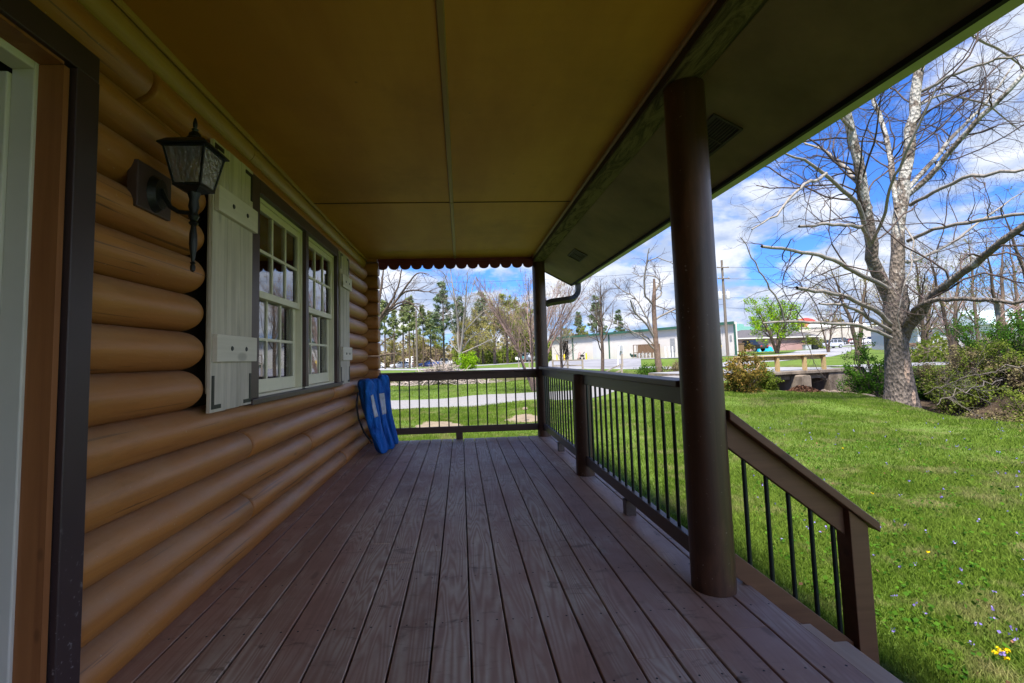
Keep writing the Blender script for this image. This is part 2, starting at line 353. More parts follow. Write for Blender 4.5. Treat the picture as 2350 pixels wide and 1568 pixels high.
    col = n.mix(n.ramp(a, (.35, 0), (.65, 1)), (.13, .10, .075), (.31, .255, .20)); col = n.mix(n.math('MULTIPLY', b, .3), col, (.07, .06, .05)); M['concrete'] = n.out(col, .9, n.bump(b, .5, .02), .2)
    M['yellowwood'] = wood('yellow_treated_wood', (.34, .22, .09), (.50, .36, .17), 2, .7)
    M['rock'] = plain('creek_rock', (.24, .18, .13), .9, .4, 4, bump=.8, bd=.05)
    # bark
    n = NT('sycamore_bark'); v = n.co(); z = n.n('ShaderNodeSeparateXYZ', v, _o=2)
    a = n.noise(n.map(v, (1, 1, .55)), 2.6, 6, .62, .5); b = n.noise(n.map(v, (6, 6, 2.2)), 2, 6, .7); sc = n.voro(n.map(v, (10, 10, 5)), 1.6)
    br = n.mix(n.ramp(b, (.3, 0), (.7, 1)), (.045, .036, .030), (.22, .185, .155)); br = n.mix(n.math('MULTIPLY', sc, .5), br, (.26, .21, .17))
    sx_ = n.t.nodes.new('ShaderNodeSeparateXYZ'); n.set(sx_.inputs[0], v)
    ux_ = n.math('ADD', n.math('MULTIPLY', sx_.outputs[0], .72), n.math('MULTIPLY', sx_.outputs[1], -.69)); nz_ = n.math('MULTIPLY', n.math('SUBTRACT', n.noise(v, 3.5, 4, .7), .5), .5)
    def blob(cx_, cz_, rx_, rz_): return n.math('ADD', n.math('POWER', n.math('DIVIDE', n.math('SUBTRACT', ux_, cx_), rx_), 2), n.math('POWER', n.math('DIVIDE', n.math('SUBTRACT', sx_.outputs[2], cz_), rz_), 2))
    dm = n.math('MINIMUM', blob(.10, 1.45, .07, .38), blob(.20, .65, .05, .25)); scar = n.ramp(n.math('ADD', dm, nz_), (.7, 1), (1.1, 0)); br = n.mix(scar, br, (.46, .33, .24))
    wh = n.mix(n.noise(v, 3, 3), (.28, .27, .245), (.48, .46, .42))
    hz = n.n('ShaderNodeMapRange', z, 1.8, 8.0, -.17, .045)
    col = n.mix(n.ramp(n.math('ADD', a, hz), (.50, 0), (.54, 1)), br, wh)
    M['syc'] = n.out(col, .85, n.bump(n.math('ADD', b, sc), 1., .06), .2)
    M['limb'] = wood('pale_limb_bark', (.13, .11, .095), (.32, .29, .25), 2, .8, bump=.5)
    M['twig'] = plain('twig_bark', (.105, .078, .060), .8, .3, 3)
    M['cutwood'] = plain('cut_grey_wood', (.32, .27, .235), .9, .35, 2)
    M['twigdark'] = plain('dark_twig_bark', (.070, .048, .042), .8, .3, 3)
    M['twigred'] = plain('reddish_twig_bark', (.22, .15, .13), .8, .3, 3)
    M['twiggrey'] = plain('grey_twig_bark', (.17, .145, .12), .8, .3, 3)
    M['bark'] = plain('brown_bark', (.105, .075, .055), .9, .4, 6, bump=.9, bd=.03)
    M['barkred'] = plain('reddish_bark', (.17, .115, .085), .9, .4, 6, bump=.9, bd=.03)
    def leaf(name, c1, c2, tr=.35):
        n = NT(name); t = n.n('ShaderNodeAttribute', attribute_name='tone', _o=2); oi = n.n('ShaderNodeObjectInfo', _o=5)
        col = n.mix(t, c1, c2); n.n('ShaderNodeOutputMaterial', n.n('ShaderNodeMixShader', tr, n.n('ShaderNodeBsdfDiffuse', col), n.n('ShaderNodeBsdfTranslucent', col))); M[name] = n.m
    leaf('spring_leaf', (.16, .20, .035), (.32, .35, .07)); leaf('yellow_bud', (.22, .20, .06), (.38, .34, .11)); leaf('pine_needle', (.10, .15, .08), (.23, .30, .15), .45)
    leaf('pale_needle', (.16, .21, .08), (.34, .38, .17), .45); leaf('bright_leaf', (.10, .24, .012), (.34, .52, .02)); leaf('shrub_leaf', (.03, .09, .012), (.10, .22, .02)); leaf('red_tip_leaf', (.07, .10, .015), (.32, .19, .05)); leaf('olive_leaf', (.07, .11, .015), (.20, .24, .04))
    leaf('brown_leaf', (.10, .05, .028), (.28, .15, .09), .1); leaf('violet_petal', (.16, .12, .45), (.38, .30, .75)); leaf('dandelion_petal', (.75, .50, .01), (.85, .65, .02)); leaf('scrub_leaf', (.12, .10, .055), (.27, .23, .11), .2)
    # buildings
    def siding(name, c, sc=22., ax='X', st=.5):
        n = NT(name); v = n.co(); w = n.n('ShaderNodeTexWave', v, wave_type='BANDS', bands_direction=ax, Scale=sc/ (2*math.pi)*2, Distortion=0., _o=1)
        a = n.noise(v, .6, 5, .6); col = n.mix(n.ramp(a, (.3, 0), (.7, 1)), tuple(x*.9 for x in c), c); col = n.mix(n.math('MULTIPLY', n.ramp(w, (0, 1), (.25, 0)), .35), col, tuple(x*.6 for x in c))
        M[name] = n.out(col, .6, n.bump(w, st, .04), .3)
    siding('beige_steel', (.72, .675, .63), 9.); siding('louvre_grey', (.30, .31, .33), 40., 'Z'); siding('roll_white', (.62, .62, .64), 26., 'Z', .3)
    M['green_trim'] = plain('green_trim_paint', (.03, .10, .07), .5); M['pinkwall'] = plain('pink_wall_paint', (.36, .22, .22), .8, .1, 1); M['darkroof'] = plain('grey_shingle', (.085, .08, .085), .9, .2, 4)
    M['palewall'] = plain('pale_wall', (.46, .41, .38), .8, .1, .3); M['brick'] = plain('orange_brick', (.40, .17, .09), .9, .25, 3); M['redroof'] = plain('red_roof_paint', (.38, .045, .03), .5)
    M['teal'] = plain('teal_roof_metal', (.16, .36, .32), .5); M['paleblue'] = plain('pale_blue_roof', (.42, .52, .56), .6); M['tan'] = plain('tan_fascia', (.45, .27, .12), .7)
    M['pole'] = wood('pole_wood', (.10, .08, .065), (.18, .15, .125), 2, .85); M['wire'] = plain('wire_rubber', (.02, .02, .02), .6); M['galv'] = plain('grey_transformer', (.38, .40, .42), .45)
    M['yellow'] = plain('yellow_paint', (.75, .50, .02), .5); M['tealbox'] = plain('teal_plastic', (.02, .16, .15), .5); M['dumpster'] = plain('dark_green_paint', (.015, .05, .04), .5); M['fencewood'] = wood('grey_rail_wood', (.20, .17, .13), (.36, .31, .25), 0, .8)
    M['brownbox'] = plain('brown_shed_paint', (.17, .105, .06), .8); M['bluetarp'] = plain('cyan_tarp', (.01, .33, .60), .45); M['rubber'] = plain('tyre_rubber', (.018, .018, .018), .8); M['rim'] = plain('alloy_rim', (.5, .5, .52), .3, Metallic=.8)
    M['carglass'] = plain('dark_car_glass', (.015, .02, .025), .08, spec=.8, bump=0); M['redlamp'] = plain('red_lamp_plastic', (.5, .02, .015), .3); M['lampglass'] = plain('headlamp_glass', (.7, .7, .72), .15); M['signwhite'] = plain('white_sign_paint', (.8, .8, .8), .5); M['redpaint'] = plain('dull_red_paint', (.32, .09, .07), .5)
    for k, c in (('car_silver', (.50, .51, .53)), ('car_blue', (.02, .06, .24)), ('car_white', (.80, .80, .80)), ('car_black', (.02, .022, .025)), ('car_grey', (.20, .24, .28)), ('car_lilac', (.50, .52, .60))):
        M[k] = plain(k, c, .25, .03, 3, spec=.6, bump=0, Coat_Weight=.6)
mats()

# ------------------------------------------------------------------ world and sun
SUN_EL, SUN_AZ = 62., 200.          # azimuth clockwise from +Y
def world():
    n = NT('World', True); bpy.context.scene.world = n.m
    sky = n.n('ShaderNodeTexSky', sky_type='NISHITA', sun_disc=False, sun_elevation=R_(SUN_EL), sun_rotation=R_(SUN_AZ), air_density=1.0, dust_density=.3, ozone_density=3.0)
    v = n.co('Generated'); s_ = n.n('ShaderNodeSeparateXYZ', v); sp = n.last; x, y, z = sp.outputs
    zz = n.math('ADD', n.math('MAXIMUM', z, 0.), .34)
    uv = n.n('ShaderNodeCombineXYZ', n.math('DIVIDE', x, zz), n.math('DIVIDE', y, zz), 0.)
    a = n.noise(n.map(uv, (1, 1, 1), CLOUD_OFF), 2.3, 9, .55, .12); b = n.noise(n.map(uv, (1, 1, 1), (5.2, 1.1, 0)), 4.2, 8, .58, .15)
    bias = n.n('ShaderNodeMapRange', z, .0, .62, .13, -.10)
    cov = n.ramp(n.math('ADD', a, bias), (.475, 0), (.555, 1))
    shade = n.ramp(n.math('ADD', n.math('MULTIPLY', b, .7), n.math('MULTIPLY', a, .3)), (.45, 0), (.68, 1))
    cc = n.mix(shade, (2.1, 2.6, 3.7), (5.6, 5.6, 5.7))
    # unseen sky to the right and behind, brightened to fill the porch
    side = n.n('ShaderNodeMapRange', n.math('ARCTAN2', x, y), .98, 1.9, 1., 2.7, clamp=True); cc = n.mix(1., cc, n.n('ShaderNodeCombineXYZ', side, side, side), 'MULTIPLY')
    blue = n.mix(1., sky, SKYTINT, 'MULTIPLY')
    c = n.mix(cov, blue, cc)
    bg = n.n('ShaderNodeBackground', c, SKYSTR); n.n('ShaderNodeOutputWorld', bg)
    L = bpy.data.lights.new('sun', 'SUN'); L.energy = SUNSTR; L.angle = R_(SUNANG); L.color = (1, .94, .85); o = bpy.data.objects.new('sun', L); C.objects.link(o)
    az, el = R_(SUN_AZ), R_(SUN_EL); d = Vector((math.sin(az)*math.cos(el), math.cos(az)*math.cos(el), math.sin(el)))
    o.rotation_euler = d.to_track_quat('Z', 'Y').to_euler(); o.location = (0, 0, 30)
CLOUD_OFF = (5.1, -2.2, 0); SKYTINT = (.28, .53, 1.0); SKYSTR = .085; SUNSTR = 4.1; SUNANG = 8.0
world()
sc = bpy.context.scene
sc.view_settings.view_transform = 'Standard'; sc.view_settings.look = 'None'; sc.view_settings.exposure = 1.55; sc.view_settings.gamma = 1
sc.cycles.max_bounces = 10; sc.cycles.diffuse_bounces = 6; sc.cycles.transparent_max_bounces = 12; sc.cycles.use_denoising = True
sc.cycles.sample_clamp_indirect = 6; sc.cycles.caustics_reflective = False; sc.cycles.caustics_refractive = False

# ------------------------------------------------------------------ the cabin
CZT = 2.465
cabin = empty('log_cabin', (-1.3, 2, 0), label='brown log cabin with a covered wooden porch', cat='cabin')
def cab(o):
    o.parent = cabin; o.matrix_parent_inverse = Matrix.Translation((1.3, -2, 0)); return o
SEAM = [-.02, .16, .342, .523, .702, .88, 1.065, 1.245, 1.424, 1.606, 1.787, 1.97, 2.15, 2.33]
def log_piece(mb, z0, z1, ya, yb, ra=0, rb=0, xc=-1.325, rx=.115):
    """one rounded log along Y; ra / rb: length of the rounded nose at either end"""
    zc, rz = (z0+z1)/2, (z1-z0)/2+.0015; n = 14
    st = [(ya, 1)]
    if ra: st = [(ya+ra*(1-math.cos(t)), math.sin(t)*.98+.02) for t in np.linspace(.15, math.pi/2, 7)]
    if rb: st += [(yb-rb*(1-math.cos(t)), math.sin(t)*.98+.02) for t in np.linspace(math.pi/2, .15, 7)]
    else: st += [(yb, 1)]
    y0 = st[0][0]; mid = []
    V = []
    wob = rng.uniform(0, 6)
    full = []
    for i, (y, s) in enumerate(st):
        full.append((y, s))
        if i < len(st)-1 and st[i+1][0]-y > .5:
            k = int((st[i+1][0]-y)/.25)
            full += [(y+(st[i+1][0]-y)*j/k, s+(st[i+1][1]-s)*j/k) for j in range(1, k)]
    for y, s in full:
        dx = .0025*math.sin(y*3.1+wob)+.0015*math.sin(y*7+wob*2)
        for k in range(n+1):
            a = -math.pi/2+math.pi*k/n
            V.append((xc+(rx+dx)*math.cos(a)*s, y, zc+rz*math.sin(a)*s))
    m_ = len(full); q = n+1
    Fc = [[i*q+k, i*q+k+1, (i+1)*q+k+1, (i+1)*q+k] for i in range(m_-1) for k in range(n)]
    Fc += [list(range(q)), [(m_-1)*q+k for k in range(q)][::-1]]
    mb.add(V, Fc)
lw = MB()
joint = {3: 2.824, 1: 2.848, 4: 4.577, 0: 5.04, 12: 1.90, 2: 3.9}
for i in range(13):
    z0, z1 = SEAM[i], SEAM[i+1]
    if i < 5 or i == 12:
        ya = 1.56
        if i in joint:
            log_piece(lw, z0, z1, ya, joint[i]-.004, 0, .02); log_piece(lw, z0, z1, joint[i]+.004, 6.31, .02, .10)
        else: log_piece(lw, z0, z1, ya, 6.31, 0, .10)
    else:
        log_piece(lw, z0, z1, 1.56, 2.36, 0, .11); log_piece(lw, z0, z1, 5.0, 6.31, 0, .10)
for i in range(13):                     # the stretch behind the camera, beyond the door
    log_piece(lw, SEAM[i], SEAM[i+1], -4.4, .40, 0, 0)
log_piece(lw, 2.15, 2.33, .40, 1.56)
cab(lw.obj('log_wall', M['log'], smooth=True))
cw = MB(); cw.box(-1.40, -1.335, 1.5, 2.80, -.4, 2.47); cw.box(-1.40, -1.335, 4.69, 6.32, -.4, 2.47); cw.box(-1.40, -1.335, 2.80, 4.69, -.4, .87); cw.box(-1.40, -1.335, 2.80, 4.69, 2.19, 2.47)
cw.box(-1.40, -1.335, -4.4, .48, -.4, 2.47); cw.box(-1.40, -1.335, .48, 1.5, 2.06, 2.47)
cw.box(-1.30, -1.26, 1.6, 6.3, -.1, -.004)
cab(cw.obj('wall_backing', M['chink']))
# corner: ends of the cross-wall logs
ce = MB()
for i in range(-1, 13):
    z0 = SEAM[max(i, 0)]+.09-(.18 if i < 0 else 0); z1 = z0+.18
    zc, rz, yc, ry = (z0+z1)/2, .0905, 6.43, .10; n = 18
    if z1 > CZT: z1 = CZT
    V = []; xs = [(-1.60, 1), (-1.135, 1), (-1.112, .97), (-1.100, .9), (-1.096, .75)]
    for x, s in xs:
        for k in range(n):
            a = 2*math.pi*k/n; ca, sa = math.cos(a), math.sin(a)
            V.append((x, yc+ry*s*np.sign(ca)*abs(ca)**.6, min(zc+rz*s*np.sign(sa)*abs(sa)**.75, 2.462)))
    Fc = [[i_*n+k, i_*n+(k+1) % n, (i_+1)*n+(k+1) % n, (i_+1)*n+k] for i_ in range(len(xs)-1) for k in range(n)]+[[(len(xs)-1)*n+k for k in range(n)]]
    ce.add(V, Fc)
ce.box(-1.60, -1.104, 6.335, 6.515, 2.424, 2.53)
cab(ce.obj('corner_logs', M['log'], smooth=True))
# crown log under the ceiling with a small moulding
cm = MB()
poly = [(-1.335, 2.331)]+[(-1.325+.075*math.cos(a), 2.405+.073*math.sin(a)) for a in np.linspace(-1.5, .75, 10)]+[(-1.26, 2.464), (-1.335, 2.464)]
for a, b in ((-4.4, 2.9), (2.906, 4.4), (4.406, 6.33)): cm.prism([(u, w) for u, w in poly], 1, a, b)
cab(cm.obj('crown_log', M['crown'], smooth=True))
cm = MB(); cm.prism([(-1.262, 2.4635), (-1.262, 2.447), (-1.252, 2.438), (-1.243, 2.441), (-1.239, 2.451), (-1.239, 2.4635)], 1, -4.4, 6.34)
cab(cm.obj('crown_moulding', M['crown'], smooth=True))
# cabin shell
sh = MB(); sh.box(-8, -1.55, 6.34, 6.40, -.5, 2.47); sh.box(-8, -1.40, -4.5, -4.4, -.5, 2.47); sh.box(-8.1, -8, -4.5, 6.4, -.5, 2.47)
cab(sh.obj('shell_wall', M['log_dark']))
cab(MB().prism([(-8, 2.47), (-1.3, 2.47), (-4.2, 4.7), (-4.9, 4.7)], 1, 6.3, 6.38).obj('gable', M['log_dark']))
rf = MB(); S = .55
def zr(x): return 2.40-S*(x-1.19)
rf.add([(1.70, -4.9, zr(1.70)+.16), (1.70, 6.88, zr(1.70)+.16), (-4.6, 6.88, zr(-4.6)+.16), (-4.6, -4.9, zr(-4.6)+.16), (1.70, -4.9, zr(1.70)+.10), (1.70, 6.88, zr(1.70)+.10), (-4.6, 6.88, zr(-4.6)+.10), (-4.6, -4.9, zr(-4.6)+.10),
        (-10.5, -4.9, 2.6), (-10.5, 6.88, 2.6), (-10.5, -4.9, 2.54), (-10.5, 6.88, 2.54)],
       [[0,1,2,3],[4,7,6,5],[0,4,5,1],[1,5,6,2],[0,3,7,4],[3,2,9,8],[7,10,11,6],[2,6,11,9],[3,8,10,7],[8,9,11,10]])
cab(rf.obj('roof', M['roof']))
# porch ceiling: plywood sheets, seams left open
pc = MB()
for a, b in ((-4.6, -3.27), (-3.262, -.83), (-.822, 1.61), (1.618, 4.055), (4.063, 6.36)):
    pc.box(-1.259, -.051, a, b, 2.465, 2.475); pc.box(-.048, 1.03, a, b, 2.465, 2.475)
ceil_o = cab(pc.obj('porch_ceiling', M['ceil']))
cab(BX('ceiling_void', M['black'], None, -1.40, 1.20, -4.6, 6.36, 2.49, 2.52))
bt = MB()
for a, b in ((-4.6, 4.053), (4.065, 6.355)): bt.prism([(-.067, 2.4645), (-.062, 2.457), (-.037, 2.457), (-.032, 2.4645)], 1, a, b)
cab(bt.obj('ceiling_batten', M['batten']))
# beam and its inner quarter-round
bm_ = MB(); bm_.box(1.035, 1.19, -4.8, 6.52, 2.396, 2.50)
for xa_, xb_ in ((-1.259, -.068), (-.031, 1.012)): cab(MB().box(xa_, xb_, 4.053, 4.065, 2.4615, 2.4645).obj('ceiling_seam_shade', M['black']))  # black strips laid over the seam, standing in for its shadow
cab(MB().box(1.0275, 1.0345, -4.8, 6.352, 2.398, 2.4385).obj('beam_face', M['chink']))
o = cab(bm_.obj('porch_beam', M['beam'], bevel=.006))
cab(MB().prism([(1.034, 2.464), (1.034, 2.442), (1.024, 2.440), (1.015, 2.450), (1.013, 2.464)], 1, -4.6, 6.355).obj('beam_moulding', M['batten']))
# sloping soffit, fascia and gutter
so = MB()
so.add([(1.192, -4.9, zr(1.192)), (1.66, -4.9, zr(1.66)), (1.66, 6.85, zr(1.66)), (1.192, 6.85, zr(1.192)), (1.192, -4.9, zr(1.192)+.09), (1.66, -4.9, zr(1.66)+.09), (1.66, 6.85, zr(1.66)+.09), (1.192, 6.85, zr(1.192)+.09)],
       [[0,1,2,3],[4,7,6,5],[0,4,5,1],[1,5,6,2],[2,6,7,3],[3,7,4,0]])
cab(so.obj('soffit', M['soffit']))
rk = MB(); 
for (xa, xb) in ((1.192, 1.69),):
    rk.add([(xa, 6.852, zr(xa)-.012), (xb, 6.852, zr(xb)-.012), (xb, 6.875, zr(xb)-.012), (xa, 6.875, zr(xa)-.012), (xa, 6.852, zr(xa)+.12), (xb, 6.852, zr(xb)+.12), (xb, 6.875, zr(xb)+.12), (xa, 6.875, zr(xa)+.12)],
       [[0,1,2,3],[4,7,6,5],[0,4,5,1],[1,5,6,2],[2,6,7,3],[3,7,4,0]])
xa = -4.6
rk.add([(xa, 6.852, zr(xa)-.06), (1.19, 6.852, zr(1.19)+.02), (1.19, 6.875, zr(1.19)+.02), (xa, 6.875, zr(xa)-.06), (xa, 6.852, zr(xa)+.12), (1.19, 6.852, zr(1.19)+.12), (1.19, 6.875, zr(1.19)+.12), (xa, 6.875, zr(xa)+.12)],
       [[0,1,2,3],[4,7,6,5],[0,4,5,1],[1,5,6,2],[2,6,7,3],[3,7,4,0]])
cab(rk.obj('rake_board', M['trim']))
cab(BX('fascia', M['black'], None, 1.662, 1.685, -4.9, 6.85, 2.118, 2.30))
gt = MB(); gp = [(1.688, 2.131), (1.765, 2.131), (1.775, 2.150), (1.790, 2.175), (1.812, 2.200), (1.812, 2.235), (1.80, 2.235), (1.80, 2.205), (1.762, 2.143), (1.694, 2.143), (1.694, 2.235), (1.688, 2.235)]
gt.prism(gp, 1, -4.9, 6.86); gt.box(1.689, 1.80, 6.855, 6.862, 2.133, 2.23)
cab(gt.obj('gutter', M['gutter']))
dp = MB(); pts = [(1.735, 6.70, 2.13)]; 
for a in np.linspace(0, 85, 12): pts.append((1.735-.20*(1-math.cos(R_(a))), 6.70-.16*(1-math.cos(R_(a))), 2.06-.18*math.sin(R_(a))))
pts += [(1.30, 6.52, 1.845), (1.22, 6.50, 1.82)]
for i in range(8): pass
dp.tube(pts, [.048+.003*(i % 2) for i in range(len(pts))], 4); dp.tube([(1.21, 6.55, 1.85), (1.17, 6.60, 1.80), (1.16, 6.60, -.3)], .045, 4)
cab(dp.obj('downspout', M['downspout']))
for (y0, y1) in ((2.27, 2.63), (5.26, 5.62), (-.8, -.44)):
    vt = MB()
    def q(x, y, dz): return (x, y, zr(x)-dz)
    def slab(x0, x1, ya, yb, d0, d1): 
        vt.add([q(x0, ya, d0), q(x1, ya, d0), q(x1, yb, d0), q(x0, yb, d0), q(x0, ya, d1), q(x1, ya, d1), q(x1, yb, d1), q(x0, yb, d1)], [[0,1,2,3],[4,7,6,5],[0,4,5,1],[1,5,6,2],[2,6,7,3],[3,7,4,0]])
    slab(1.34, 1.352, y0, y1, .001, .010); slab(1.478, 1.49, y0, y1, .001, .010); slab(1.3525, 1.4775, y0, y0+.012, .001, .010); slab(1.3525, 1.4775, y1-.012, y1, .001, .010); slab(1.3525, 1.4775, (y0+y1)/2-.005, (y0+y1)/2+.005, .0011, .009)
    for k in range(9): slab(1.356+k*.0135, 1.362+k*.0135, y0+.013, y1-.013, .0012, .006)
    v = cab(vt.obj('soffit_vent', M['vent'])); v2 = MB(); vt = v2; slab(1.3525, 1.4775, y0+.0125, y1-.0125, .0005, .0010); w = v2.obj('vent_screen', M['black']); w.parent = v
# scalloped board
sb = MB(); zb = 2.335; poly = [(1.035, 2.462), (-1.10, 2.462)]
edge = []
x = -1.117
cus = [-.964+k*.1545 for k in range(-1, 14)]
for a, b in zip(cus[:-1], cus[1:]):
    for t in np.linspace(0, 1, 11)[:-1]:
        xx = a+(b-a)*t; 
        if -1.10 <= xx <= 1.035: edge.append((xx, 2.385-.062*math.sqrt(max(0, 1-(2*t-1)**2))-.002))
sb.prism(poly+edge, 1, 6.385, 6.41)
cab(sb.obj('scalloped_board', M['scallop']))
cab(BX('end_header', M['scallop'], None, -1.10, 1.034, 6.362, 6.384, 2.425, 2.470))
# porch posts
def post(name, x, y, r, z1, lab=None, parent=None):
    mb = MB(); prof = [(r, 0)]+[(r*(1-.01*t), z1*t-.001) for t in (.1, .3, .5, .7, 1)]
    mb.lathe((x, y, .001), prof, 28); o = mb.obj(name, M['post'], parent, smooth=True)
    if lab: o['label'] = lab
    return o
cab(post('porch_post', 1.138, 2.18, .096, 2.395, 'thick round brown post beside the stair rail')); cab(post('porch_post', 1.115, 6.44, .090, 2.395, 'far corner post where the two railings meet'))
cab(post('porch_post', 1.115, -2.1, .093, 2.395))
# window
wf = MB(); xo, xi = -1.203, -1.30
wf.box(-1.33, xo, 2.757, 2.872, .885, 2.215); wf.box(-1.33, xo, 4.655, 4.715, .885, 2.215); wf.box(-1.33, xo-.003, 3.735, 3.80, .90, 2.125)
wf.box(-1.33, xo+.002, 2.873, 4.654, 2.13, 2.214)
wt = cab(wf.obj('window_casing', M['trim'], bevel=.002)); 
cab(BX('window_sill', M['trim'], None, -1.33, -1.180, 2.74, 4.76, .852, .884, bevel=.003))
for wi, (ya, yb) in enumerate(((2.873, 3.734), (3.801, 4.654))):
    w = empty('window'); cab(w); w['label'] = ('nearer', 'farther')[wi]+' double-hung window with cream grids'
    # liner box
    lb = MB(); lb.box(-1.335, -1.235, ya, ya+.028, .885, 2.13); lb.box(-1.335, -1.235, yb-.028, yb, .885, 2.13); lb.box(-1.335, -1.235, ya+.028, yb-.028, 2.105, 2.13); lb.box(-1.335, -1.235, ya+.028, yb-.028, .885, .90)
    lb.obj('window_liner', M['sash'], w)
    y0, y1 = ya+.03, yb-.03
    for (z0, z1, x1, br, tr) in ((1.50, 2.103, -1.245, .045, .045), (.902, 1.535, -1.278, .085, .035)):
        x0 = x1-.03; s_ = MB(); st = .045
        s_.box(x0, x1, y0, y0+st, z0, z1); s_.box(x0, x1, y1-st, y1, z0, z1); s_.box(x0, x1, y0+st, y1-st, z0, z0+br); s_.box(x0, x1, y0+st, y1-st, z1-tr, z1)
        zm = (z0+br+z1-tr)/2; w3 = (y1-y0-2*st)/3
        for k in (1, 2): s_.box(x0+.004, x1-.004, y0+st+k*w3-.010, y0+st+k*w3+.010, z0+br, z1-tr)
        s_.box(x0+.0045, x1-.0045, y0+st, y1-st, zm-.010, zm+.010)
        s_.obj('sash', M['sash'], w, bevel=.002)
        pn = MB(); pn.box(x0+.013, x0+.017, y0+st-.004, y1-st+.004, z0+br-.004, z1-tr+.004); pn.obj('pane', M['glass'], w)
    bl = MB(); bl.box(-1.345, -1.338, ya+.02, yb-.02, 1.45+.04*wi, 2.12); bl.obj('woven_blind', M['blind'], w)
    cu = MB()
    for k in range(10): 
        yy = yb-.34+k*.032; cu.box(-1.372+.008*(k % 2), -1.362+.008*(k % 2), yy, yy+.031, .88, 2.12)
    cu.obj('curtain', M['curtain'], w)
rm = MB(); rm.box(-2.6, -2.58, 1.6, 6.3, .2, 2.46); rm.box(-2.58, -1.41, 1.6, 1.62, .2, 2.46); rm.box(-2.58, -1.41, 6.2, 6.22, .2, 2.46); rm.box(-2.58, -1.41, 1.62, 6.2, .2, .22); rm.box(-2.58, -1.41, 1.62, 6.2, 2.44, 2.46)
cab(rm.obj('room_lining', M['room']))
# shutters
for k, (ya, yb, lab) in enumerate(((2.302, 2.742, 'nearer whitewashed board shutter'), (4.727, 5.11, 'farther whitewashed board shutter'))):
    s_ = empty('shutter'); cab(s_); s_['label'] = lab; n = 3; wd = (yb-ya)/n
    b = MB()
    for j in range(n): b.box(-1.208, -1.190, ya+j*wd+.0012, ya+(j+1)*wd-.0012, .858+.002*j, 2.200+.004*j)
    b.box(-1.225, -1.209, ya+.02, yb-.02, .95, 2.1)
    b.obj('board', M['shutter'], s_, bevel=.0015)
    for z0, z1 in ((1.843, 1.972), (1.100, 1.234)):
        bb = MB(); bb.box(-1.1895, -1.165, ya+.012, yb+.012, z0, z1); bb.obj('batten', M['shutbat'], s_, bevel=.003)
        for yy in (.36, .72):
            c = ya+(yb-ya)*yy; h = MB(); V = [(-1.1645, c+.013*math.cos(a), (z0+z1)/2+.013*math.sin(a)) for a in np.linspace(0, 2*math.pi, 13)[:-1]]+[(-1.161, c+.010*math.cos(a), (z0+z1)/2+.010*math.sin(a)) for a in np.linspace(0, 2*math.pi, 13)[:-1]]
            h.add(V, [[i, (i+1) % 12, 12+(i+1) % 12, 12+i] for i in range(12)]+[[12+i for i in range(12)]]); h.obj('bolt', M['metalblack'], s_)
    for sy, yc in ((1, ya+.012), (-1, yb-.012)):
        for sz, zc in ((1, .874), (-1, 2.185)):
            br = MB(); y2 = yc+sy*.085; z2 = zc+sz*.16
            br.box(-1.1895, -1.186, min(yc, yc+sy*.02), max(yc, yc+sy*.02), min(zc, z2), max(zc, z2)); br.box(-1.1894, -1.1862, min(yc+sy*.0205, y2), max(yc+sy*.0205, y2), min(zc, zc+sz*.02), max(zc, zc+sz*.02))
            br.obj('corner_bracket', M['metalblack'], s_)
# doorway
d = empty('doorway'); cab(d)
t_ = MB(); t_.box(-1.33, -1.20, 1.499, 1.592, -.001, 2.045); t_.box(-1.33, -1.202, .30, 1.592, 2.046, 2.135); t_.box(-1.33, -1.20, .30, .40, -.001, 2.045); t_.obj('casing', M['doortrim'], d, bevel=.003)
t_ = MB(); t_.box(-1.36, -1.222, 1.4915, 1.498, 0, 2.04); t_.obj('casing_gap_shade', M['black'], d)  # black strip stands in for the shade between casing and jamb
t_ = MB(); t_.box(-1.293, -1.218, 1.47, 1.491, .001, 2.035); t_.box(-1.293, -1.218, .42, 1.47, 2.036, 2.0455); t_.obj('jamb', M['jamb'], d)
t_ = MB(); t_.box(-1.362, -1.2935, 1.458, 1.4905, .001, 2.04); t_.box(-1.362, -1.2935, .44, 1.458, 2.012, 2.04); t_.box(-1.420, -1.3625, 1.446, 1.49, .001, 2.0); t_.obj('white_frame', M['white'], d, bevel=.004)
t_ = MB(); t_.box(-1.45, -1.421, 1.40, 1.49, .001, 1.98); t_.obj('grey_stop', M['white'], d)
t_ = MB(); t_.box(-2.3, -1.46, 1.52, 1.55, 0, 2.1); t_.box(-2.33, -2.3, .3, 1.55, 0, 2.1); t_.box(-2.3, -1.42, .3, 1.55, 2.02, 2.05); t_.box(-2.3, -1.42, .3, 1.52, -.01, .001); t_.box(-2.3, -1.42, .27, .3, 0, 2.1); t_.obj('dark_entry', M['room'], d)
for z in (.98, .70): 
    h = MB(); h.box(-1.446, -1.424, 1.432, 1.4455, z, z+.07); h.obj('hinge', M['metalblack'], d)
